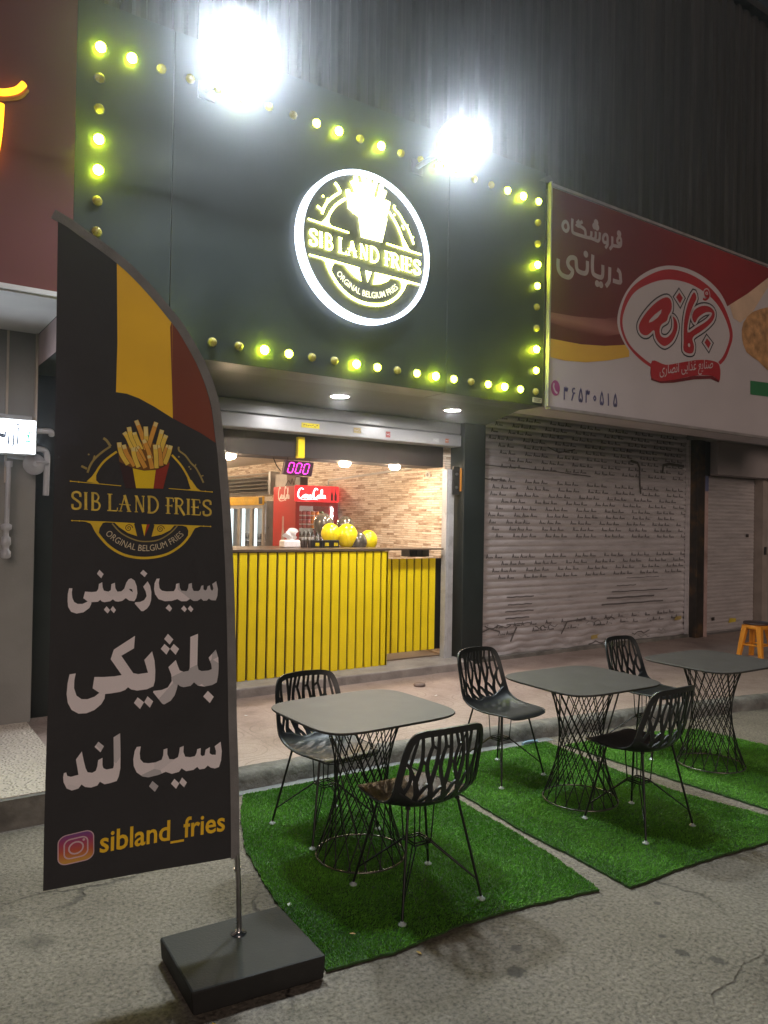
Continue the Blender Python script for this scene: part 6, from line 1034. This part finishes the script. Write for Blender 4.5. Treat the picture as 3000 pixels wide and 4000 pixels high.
# ------------------------------------------------------------------ grass mats
M_grass = grass_mat(); M_edge = mat("mat_edge", (.022, .06, .010), .9, 0, .4, 30)
def inside(px_, py_, poly):
    r_ = np.zeros(len(px_), bool); n_ = len(poly)
    for i in range(n_):
        x1, y1 = poly[i]; x2, y2 = poly[(i+1) % n_]
        c_ = ((y1 > py_) != (y2 > py_)) & (px_ < (x2-x1)*(py_-y1)/(y2-y1+1e-12)+x1); r_ ^= c_
    return r_
def grass_mat_thing(poly, label, dens):
    cx_ = sum(p[0] for p in poly)/len(poly); cy_ = sum(p[1] for p in poly)/len(poly)
    t = thing("grass_mat", label, "mat", (cx_, cy_, .004), "artificial grass mats under the tables")
    pp = [(p.x, p.y) for p in [Vector(a) for a in poly]]
    # slightly wavering edge
    dd = []
    for (a, b), (c, d) in zip(pp, pp[1:]+pp[:1]):
        L_ = math.hypot(c-a, d-b); k_ = max(1, int(L_/.03))
        for i in range(k_): f_ = i/k_; dd.append((a+(c-a)*f_+random.gauss(0, .003), b+(d-b)*f_+random.gauss(0, .003)))
    m = MB(); n_ = len(dd); m.add([(x, y, .013) for x, y in dd]+[(x, y, .0045) for x, y in dd], [tuple(range(n_))]+[(i, n_+i, n_+(i+1) % n_, (i+1) % n_) for i in range(n_)]); o = obj("backing", m, [M_edge], t)
    x0, x1 = min(p[0] for p in dd), max(p[0] for p in dd); y0, y1 = min(p[1] for p in dd), max(p[1] for p in dd)
    N_ = int(dens*(x1-x0)*(y1-y0)); X = rng.uniform(x0, x1, N_); Y = rng.uniform(y0, y1, N_); k_ = inside(X, Y, dd); X, Y = X[k_], Y[k_]; N_ = len(X)
    ang = rng.uniform(0, 2*np.pi, N_); w = rng.uniform(.0014, .0026, N_); h = rng.uniform(.007, .0135, N_); lx = rng.normal(0, .0045, N_)+.003*np.sin(X*9); ly = rng.normal(0, .006, N_)-.004+.004*np.sin(Y*7+X*3)
    v = np.zeros((N_, 3, 3)); v[:, 0] = np.stack([X-np.cos(ang)*w-cx_, Y-np.sin(ang)*w-cy_, np.full(N_, .0085)], 1); v[:, 1] = np.stack([X+np.cos(ang)*w-cx_, Y+np.sin(ang)*w-cy_, np.full(N_, .0085)], 1); v[:, 2] = np.stack([X+lx-cx_, Y+ly-cy_, .009+h], 1)
    me = bpy.data.meshes.new("grass_pile"); me.vertices.add(N_*3); me.vertices.foreach_set("co", v.reshape(-1)); me.loops.add(N_*3); me.loops.foreach_set("vertex_index", np.arange(N_*3, dtype=np.int32)); me.polygons.add(N_); me.polygons.foreach_set("loop_start", np.arange(0, N_*3, 3, dtype=np.int32)); me.polygons.foreach_set("loop_total", np.full(N_, 3, dtype=np.int32)); me.update(); me.validate()
    me.materials.append(M_grass); ob = bpy.data.objects.new("grass_pile", me); COL.objects.link(ob); ob.parent = t; ob["kind"] = "stuff"
    return t
mat1 = [(-3.245, -.735), (-3.40, -1.05), (-3.554, -1.46), (-3.65, -1.95), (-3.687, -2.269), (-3.735, -2.60), (-3.428, -2.638), (-3.062, -2.62), (-2.695, -2.665), (-2.343, -2.735), (-2.26, -2.397), (-2.205, -1.994), (-2.17, -1.60), (-2.12, -1.1), (-2.08, -.775), (-2.6, -.75)]
mat2 = [(-2.03, -.80), (-2.06, -1.20), (-2.092, -1.528), (-2.163, -2.058), (-2.175, -2.46), (-2.20, -2.80), (-1.687, -2.81), (-1.111, -2.875), (-.72, -2.88), (-.78, -2.60), (-.86, -2.2), (-.865, -1.70), (-.80, -1.12), (-.775, -.905), (-1.3, -.87)]
mat3 = [(-.705, -1.05), (-.70, -1.53), (-.68, -2.1), (-.66, -2.62), (-.62, -2.86), (.25, -2.92), (.75, -2.85), (.66, -2.0), (.60, -1.30), (.0, -1.10)]
grass_mat_thing(mat1, "green artificial grass mat beside the banner's black base", 42000)
grass_mat_thing(mat2, "green artificial grass mat under the middle table", 36000)
grass_mat_thing(mat3, "green artificial grass mat under the farthest table, by the picture's right edge", 32000)

# ------------------------------------------------------------------ tall feather banner
fb = thing("feather_banner", "tall black feather banner with fries emblem, white script and three coloured top", "banner", (-3.967, -2.32, .004))
aD = R(173.513); bd = Vector((math.cos(aD), math.sin(aD), 0)); bn = Vector((-math.sin(aD)*-1, -math.cos(aD), 0))
bn = Vector((bd.y, -bd.x, 0)); 
if bn.y > 0: bn = -bn
BA = Vector((-3.99, -2.306, 0))
def bfn(x, z, o):
    wv_ = .006*math.sin(3.6*x+1.8*z)+.003*math.sin(6*x-2.6*z+1)*max(0, min(1, -x*4))
    p = BA - bd*x + Vector((0, 0, z)) + bn*(o+wv_); return (p.x, p.y, p.z)
edge = DATA['ban_edge']; lf = DATA['ban_left']; bt = DATA['ban_bot']
outl = edge + bt[0:] + lf
# fabric as a grid between left and right edges, row by row
def interp(pts, z):
    P = sorted(pts, key=lambda p: p[1])
    if z <= P[0][1]: return P[0][0]
    for (a, b), (c, d) in zip(P, P[1:]):
        if b <= z <= d: return a+(c-a)*(z-b)/(d-b+1e-9)
    return P[-1][0]
lpts = lf+[edge[0]]
m = MB(); m.smooth = True; rows_, colsn = 90, 24; zlo, zhi = .4007, edge[0][1]-.003; vs = []
for off in (.0, -.0012):
    for j in range(rows_+1):
        z = zlo+(zhi-zlo)*j/rows_; xl_, xr_ = interp(lpts, z), interp(edge, z)-.030
        if j == 0: z_ = lambda x: .4007+( -.004*math.sin((x-xl_)*8) )
        for i in range(colsn+1):
            x = xl_+(max(xr_, xl_+.002)-xl_)*i/colsn; vs.append(bfn(x, z-(.010*(i/colsn) if j == 0 else 0), off))
w_ = colsn+1; h_n = (rows_+1)*w_
fs = [(j*w_+i, j*w_+i+1, (j+1)*w_+i+1, (j+1)*w_+i) for j in range(rows_) for i in range(colsn)]
m.add(vs, fs+[tuple(h_n+k_ for k_ in f[::-1]) for f in fs], True)
M_fab = mat("banner_black", (.024, .023, .026), .72, 0, .15, 3, 1.6, 4.2)
fab = obj("fabric", m, M_fab, fb)
m = MB(); ep = [(p_.x, p_.y) for p_ in smooth_path([(x, z, 0) for x, z in edge], n=2)]; a_, b_ = strip2([(x-.016, z) for x, z in ep], .034); n_ = len(a_)
vs = [bfn(x, z, .0045) for x, z in a_]+[bfn(x, z, .0045) for x, z in b_]+[bfn(x, z, -.003) for x, z in a_]+[bfn(x, z, -.003) for x, z in b_]
m.add(vs, [(i, i+1, n_+i+1, n_+i) for i in range(n_-1)]+[(2*n_+i+1, 2*n_+i, 3*n_+i, 3*n_+i+1) for i in range(n_-1)], True); obj("pole_sleeve", m, mat("sleeve_grey", (.17, .165, .165), .7, 0, .2, 12, .3, 90), fb)
pp_ = [(.0283, .02), (.0283, .0937), (.020, .30), (.012, .40)]+[(x-.004, z) for x, z in reversed(ep[:-1])]
m = MB(); m.tube([bfn(x, z, -.004) for x, z in pp_[:4]], .0105, 12); m.tube([bfn(x, z, -.004) for x, z in pp_[3:]], .0065, 8); m.cyl(bfn(.0155, .335, -.004), bfn(.0150, .345, -.004), .0135, n=14); obj("pole", m, mat("pole_steel", (.30, .29, .28), .28, .85, .15, 20), fb)
fl = Flat(bfn, .0016)
fl.poly(DATA['stripe_y']); st_y = obj("yellow_stripe", fl, mat("flag_yellow", (.95, .56, .022), .8, 0, .08, 3), fab)
fl = Flat(bfn, .0016); fl.poly([(min(x, interp(edge, z)-.034), z) for x, z in DATA['stripe_r']]); obj("red_stripe", fl, mat("flag_red", (.20, .040, .018), .8, 0, .08, 3), fab)
M_word = print_mat("print_greys", (.80, .73, .75), (.43, .42, .44), 7.0)
fl = Flat(bfn, .0042)
for a in DATA['words']: fl.poly(a)
obj("white_script", fl, M_word, fab); fl = Flat(bfn, .0062); fl.poly(DATA['word_hole']); obj("script_counter", fl, M_fab, fab)
K = {k: Flat(bfn, .0018, .00004) for k in ('gold', 'dull', 'dark', 'yel', 'red', 'bg', 'out', 'fy', 'fo', 'ft', 'letters', 'small', 'tip')}
for kk, bse in (('dark', .003), ('yel', .0035), ('red', .0037), ('bg', .004), ('out', .0044), ('fo', .0056), ('fy', .0056), ('ft', .0066)): K[kk].o = bse
# fries must overlap in drawing order: one shared height counter
class Sh:
    o = .0048
def bind(f_):
    old = f_.line
    def line(pts, w, closed=False):
        f_.o = Sh.o; Sh.o += .00006; return old(pts, w, closed)
    f_.line = line
for kk in ('out', 'fy', 'fo', 'ft'): bind(K[kk])
K.update(scale=1., w=1., thin=1., lw=1., fine=True, toff=.0)
emblem(K, lambda x, z: (x, z))
M_gold = mat("print_gold", (.78, .53, .03), .8, 0, .12, 12); M_dull = mat("print_oldgold", (.36, .28, .09), .8, 0, .2, 20)
obj("emblem_frame", merge(K['gold'], K['dull']), [M_gold, M_dull], fab)
C_y, C_r = mat("print_cupyellow", (.85, .60, .01), .8, 0, .05), mat("print_cupred", (.33, .03, .015), .8)
obj("emblem_cup", merge(K['dark'], K['yel'], K['red']), [mat("print_darkcup", (.045, .018, .020), .8), C_y, C_r], fab); obj("emblem_tip", K['tip'], [C_y, C_r], fab)
obj("emblem_fries", merge(K['bg'], K['out'], K['fy'], K['fo'], K['ft']), [mat("print_shade", (.22, .09, .012), .8), mat("print_line", (.16, .07, .01), .8), mat("print_fryyellow", (.85, .60, .08), .8, 0, .1, 20), mat("print_fryorange", (.75, .36, .05), .8, 0, .1, 20), mat("print_frycream", (.85, .70, .27), .8)], fab)
obj("emblem_lettering", K['letters'], mat("print_letters", (.72, .52, .08), .8, 0, .3, 30), fab); obj("arc_lettering", K['small'], mat("print_small", (.62, .53, .36), .8), fab)
q4 = [Vector(p) for p in DATA['insta']]
def icon(x, z): return tuple(q4[3].lerp(q4[2], x).lerp(q4[0].lerp(q4[1], x), z))
def rr2(x0, x1, r_, n_=6):
    o = []
    for cx_, cz_, a0 in ((x1-r_, x1-r_, 0), (x0+r_, x1-r_, 90), (x0+r_, x0+r_, 180), (x1-r_, x0+r_, 270)):
        for i in range(n_+1): a = R(a0+90*i/n_); o.append(icon(cx_+r_*math.cos(a), cz_+r_*math.sin(a)))
    return o
M_ic = grad_mat("icon_blend", [(0., (.62, .32, .06)), (.35, (.52, .10, .05)), (.65, (.38, .05, .13)), (1., (.15, .06, .26))], 2, .485, .585, .8)
fl = Flat(bfn, .002); fl.poly(rr2(0, 1, .24)); obj("icon", fl, M_ic, fab)
fl = Flat(bfn, .0026); fl.line(rr2(.0, 1, .24), .0035, True); fl.line(rr2(.17, .83, .18), .0048, True); fl.line([icon(.5+.2*math.cos(t), .5+.2*math.sin(t)) for t in [i*2*PI/30 for i in range(30)]], .0055, True); fl.disc(icon(.72, .72), .0045); obj("icon_lines", fl, mat("icon_pink", (.58, .40, .44), .8), fab)
fl = Flat(bfn, .002); (hx0, hz0), (hx1, hz1) = DATA['handle']
fl.text("sibland_fries", lambda x, y, w: (hx0+(hx1-hx0)*x, hz0+(hz1-hz0)*x+y*(hx1-hx0)/w*1.16), .016); obj("handle_lettering", fl, mat("print_handle", (.85, .52, .02), .8, 0, .1, 9), fab)
sl = [(-4.236, -2.178), (-3.737, -2.205), (-3.755, -2.632), (-4.256, -2.578)]
m = MB(); m.add([(x, y, .092) for x, y in sl]+[(x+.008*(1 if x < -4 else -1), y, .005) for x, y in sl], [(3, 2, 1, 0), (4, 5, 6, 7)]+[(i, (i+1) % 4, 4+(i+1) % 4, 4+i) for i in range(4)])
obj("base_slab", m, mat("slab_black", (.018, .017, .016), .6, 0, .25, 5, .15, 120, spec=.25, dirt=(.035, .032, .03), dscale=4, damt=.5), fb, bevel=.008)
m = MB(); m.lathe([(.030, 0), (.031, .003), (.014, .006), (.013, .012)], (-3.969, -2.319, .0925), 22); obj("flange", m, M_chrome, fb)

# ------------------------------------------------------------------ stool and litter
so_ = thing("plastic_stool", "orange plastic stool with a dark round seat before the pale shutter", "stool", (3.87, .03, .112))
M_or = mat("orange_plastic", (.72, .27, .02), .35, 0, .1, 4)
for sx in (-1, 1):
    for sy in (-1, 1):
        m = MB(); a = [(sx*.085, sy*.085, .40), (sx*.115, sy*.115, .20), (sx*.142, sy*.142, .0)]
        vs = []
        for (x, y, z), w in zip(a, (.034, .028, .024)): vs += [(x-w, y-w, z), (x+w, y-w, z), (x+w, y+w, z), (x-w, y+w, z)]
        m.add(vs, [(j*4+i, j*4+(i+1) % 4, (j+1)*4+(i+1) % 4, (j+1)*4+i) for j in range(2) for i in range(4)]+[(0, 1, 2, 3), (11, 10, 9, 8)]); obj("leg", m, M_or, so_, True, bevel=.006)
m = MB(); m.lathe([(.120, .355), (.135, .36), (.138, .40), (.13, .408)], (0, 0, 0), 30); obj("apron", m, M_or, so_, True)
m = MB()
for a, b in (((-.12, -.118), (.12, -.118)), ((-.12, .118), (.12, .118)), ((-.118, -.12), (-.118, .12)), ((.118, -.12), (.118, .12))): m.cyl((a[0], a[1], .16), (b[0], b[1], .16), .011, n=8)
obj("stretcher", m, M_or, so_, True)
m = MB(); m.lathe([(.140, .409), (.150, .413), (.150, .432), (.140, .440), (.02, .443)], (0, 0, 0), 30); obj("seat", m, mat("stool_seat", (.05, .03, .028), .45), so_, True)
m = MB(); m.lathe([(.055, 0), (.06, .012), (.052, .028), (.03, .034)], (-.705, .821, .112), 14); tag(obj("round_stone", m, mat("stone_brown", (.16, .11, .09), .7, 0, .3, 9, .3, 40)), "flat brown round stone lying on the pink paving before the half door", "stone")
def leaf(x, y, z, r, lab, c):
    m = MB(); a = random.uniform(0, 6); pts = [(-1, 0), (-.5, .35), (.2, .42), (1, 0), (.2, -.38), (-.5, -.3)]
    m.add([(x+r*(px_*math.cos(a)-py_*math.sin(a)), y+r*(px_*math.sin(a)+py_*math.cos(a)), z+.002+.25*r*abs(py_)) for px_, py_ in pts]+[(x, y, z)], [(i, (i+1) % 6, 6) for i in range(6)]); tag(obj("fallen_leaf", m, mat("dry_leaf", c, .7)), lab, "leaf")
leaf(-4.205, -2.66, .004, .020, "yellow dry leaf on the street in front of the banner's black base", (.6, .38, .03)); leaf(-3.53, -2.46, .026, .014, "tan dry leaf lying on the near grass mat", (.5, .3, .12)); leaf(-3.36, -2.685, .004, .016, "brown dry leaf at the front edge of the near grass mat", (.35, .22, .05))
def scrap(x, y, z, r, lab):
    m = MB(); a = random.uniform(0, 6); vs = [(x+r*math.cos(a+i*1.05)*random.uniform(.5, 1.2), y+r*.6*math.sin(a+i*1.05), z+.003+random.uniform(0, .008)) for i in range(6)]; m.add(vs+[(x, y, z+.012)], [(i, (i+1) % 6, 6) for i in range(6)]); tag(obj("paper_scrap", m, M_white), lab, "litter")
scrap(-3.62, -2.08, .004, .03, "crumpled pale scrap between the banner's base and the near mat"); scrap(-.83, .40, .113, .02, "pale scrap on the paving near the round stone"); scrap(-1.2, -.83, .004, .03, "pale scrap by the kerb between the first two mats"); scrap(.52, -1.22, .004, .025, "pale scrap on the street behind the farthest mat"); scrap(-2.62, .62, .113, .02, "pale scrap on the paving before the yellow counter")
m = MB(); m.tube(smooth_path([(-.98, -.86, .012), (-.90, -.84, .014), (-.82, -.86, .012)]), .011, 8); tag(obj("blue_pipe", m, mat("pipe_blue", (.25, .38, .50), .4)), "short pale blue pipe end at the kerb behind the middle mat", "pipe")
vs = MB()
for i in range(260):
    x, y = rng.uniform(-5.2, 1.5), rng.uniform(-3.8, -1.2); r_ = rng.uniform(.002, .0055); vs.lathe([(r_*.3, -r_*.4), (r_, 0), (r_*.5, r_*.6)], (x, y, .001), 5)
o = obj("street_grit", vs, mat("grit", (.30, .26, .22), .9)); o["kind"] = "stuff"; o["label"] = "loose grit and tiny pebbles scattered over the worn street"

# ------------------------------------------------------------------ thin haze volume added to imitate lens glow round the lamps
HAZE = 0.0044
if HAZE > 0:
    m = MB(); m.box((-14, -9, -1.0), (13, 12, 9.2)); hz = obj("haze", m, [])
    hz["kind"] = "stuff"
    hm = bpy.data.materials.new("haze"); hm.use_nodes = True; nt = hm.node_tree; nt.nodes.remove(nt.nodes["Principled BSDF"])
    pv = nt.nodes.new("ShaderNodeVolumePrincipled"); pv.inputs["Color"].default_value = (.93, .96, 1, 1); pv.inputs["Density"].default_value = HAZE; pv.inputs["Anisotropy"].default_value = 0.945
    nt.links.new(pv.outputs[0], nt.nodes["Material Output"].inputs["Volume"]); hz.data.materials.clear(); hz.data.materials.append(hm)
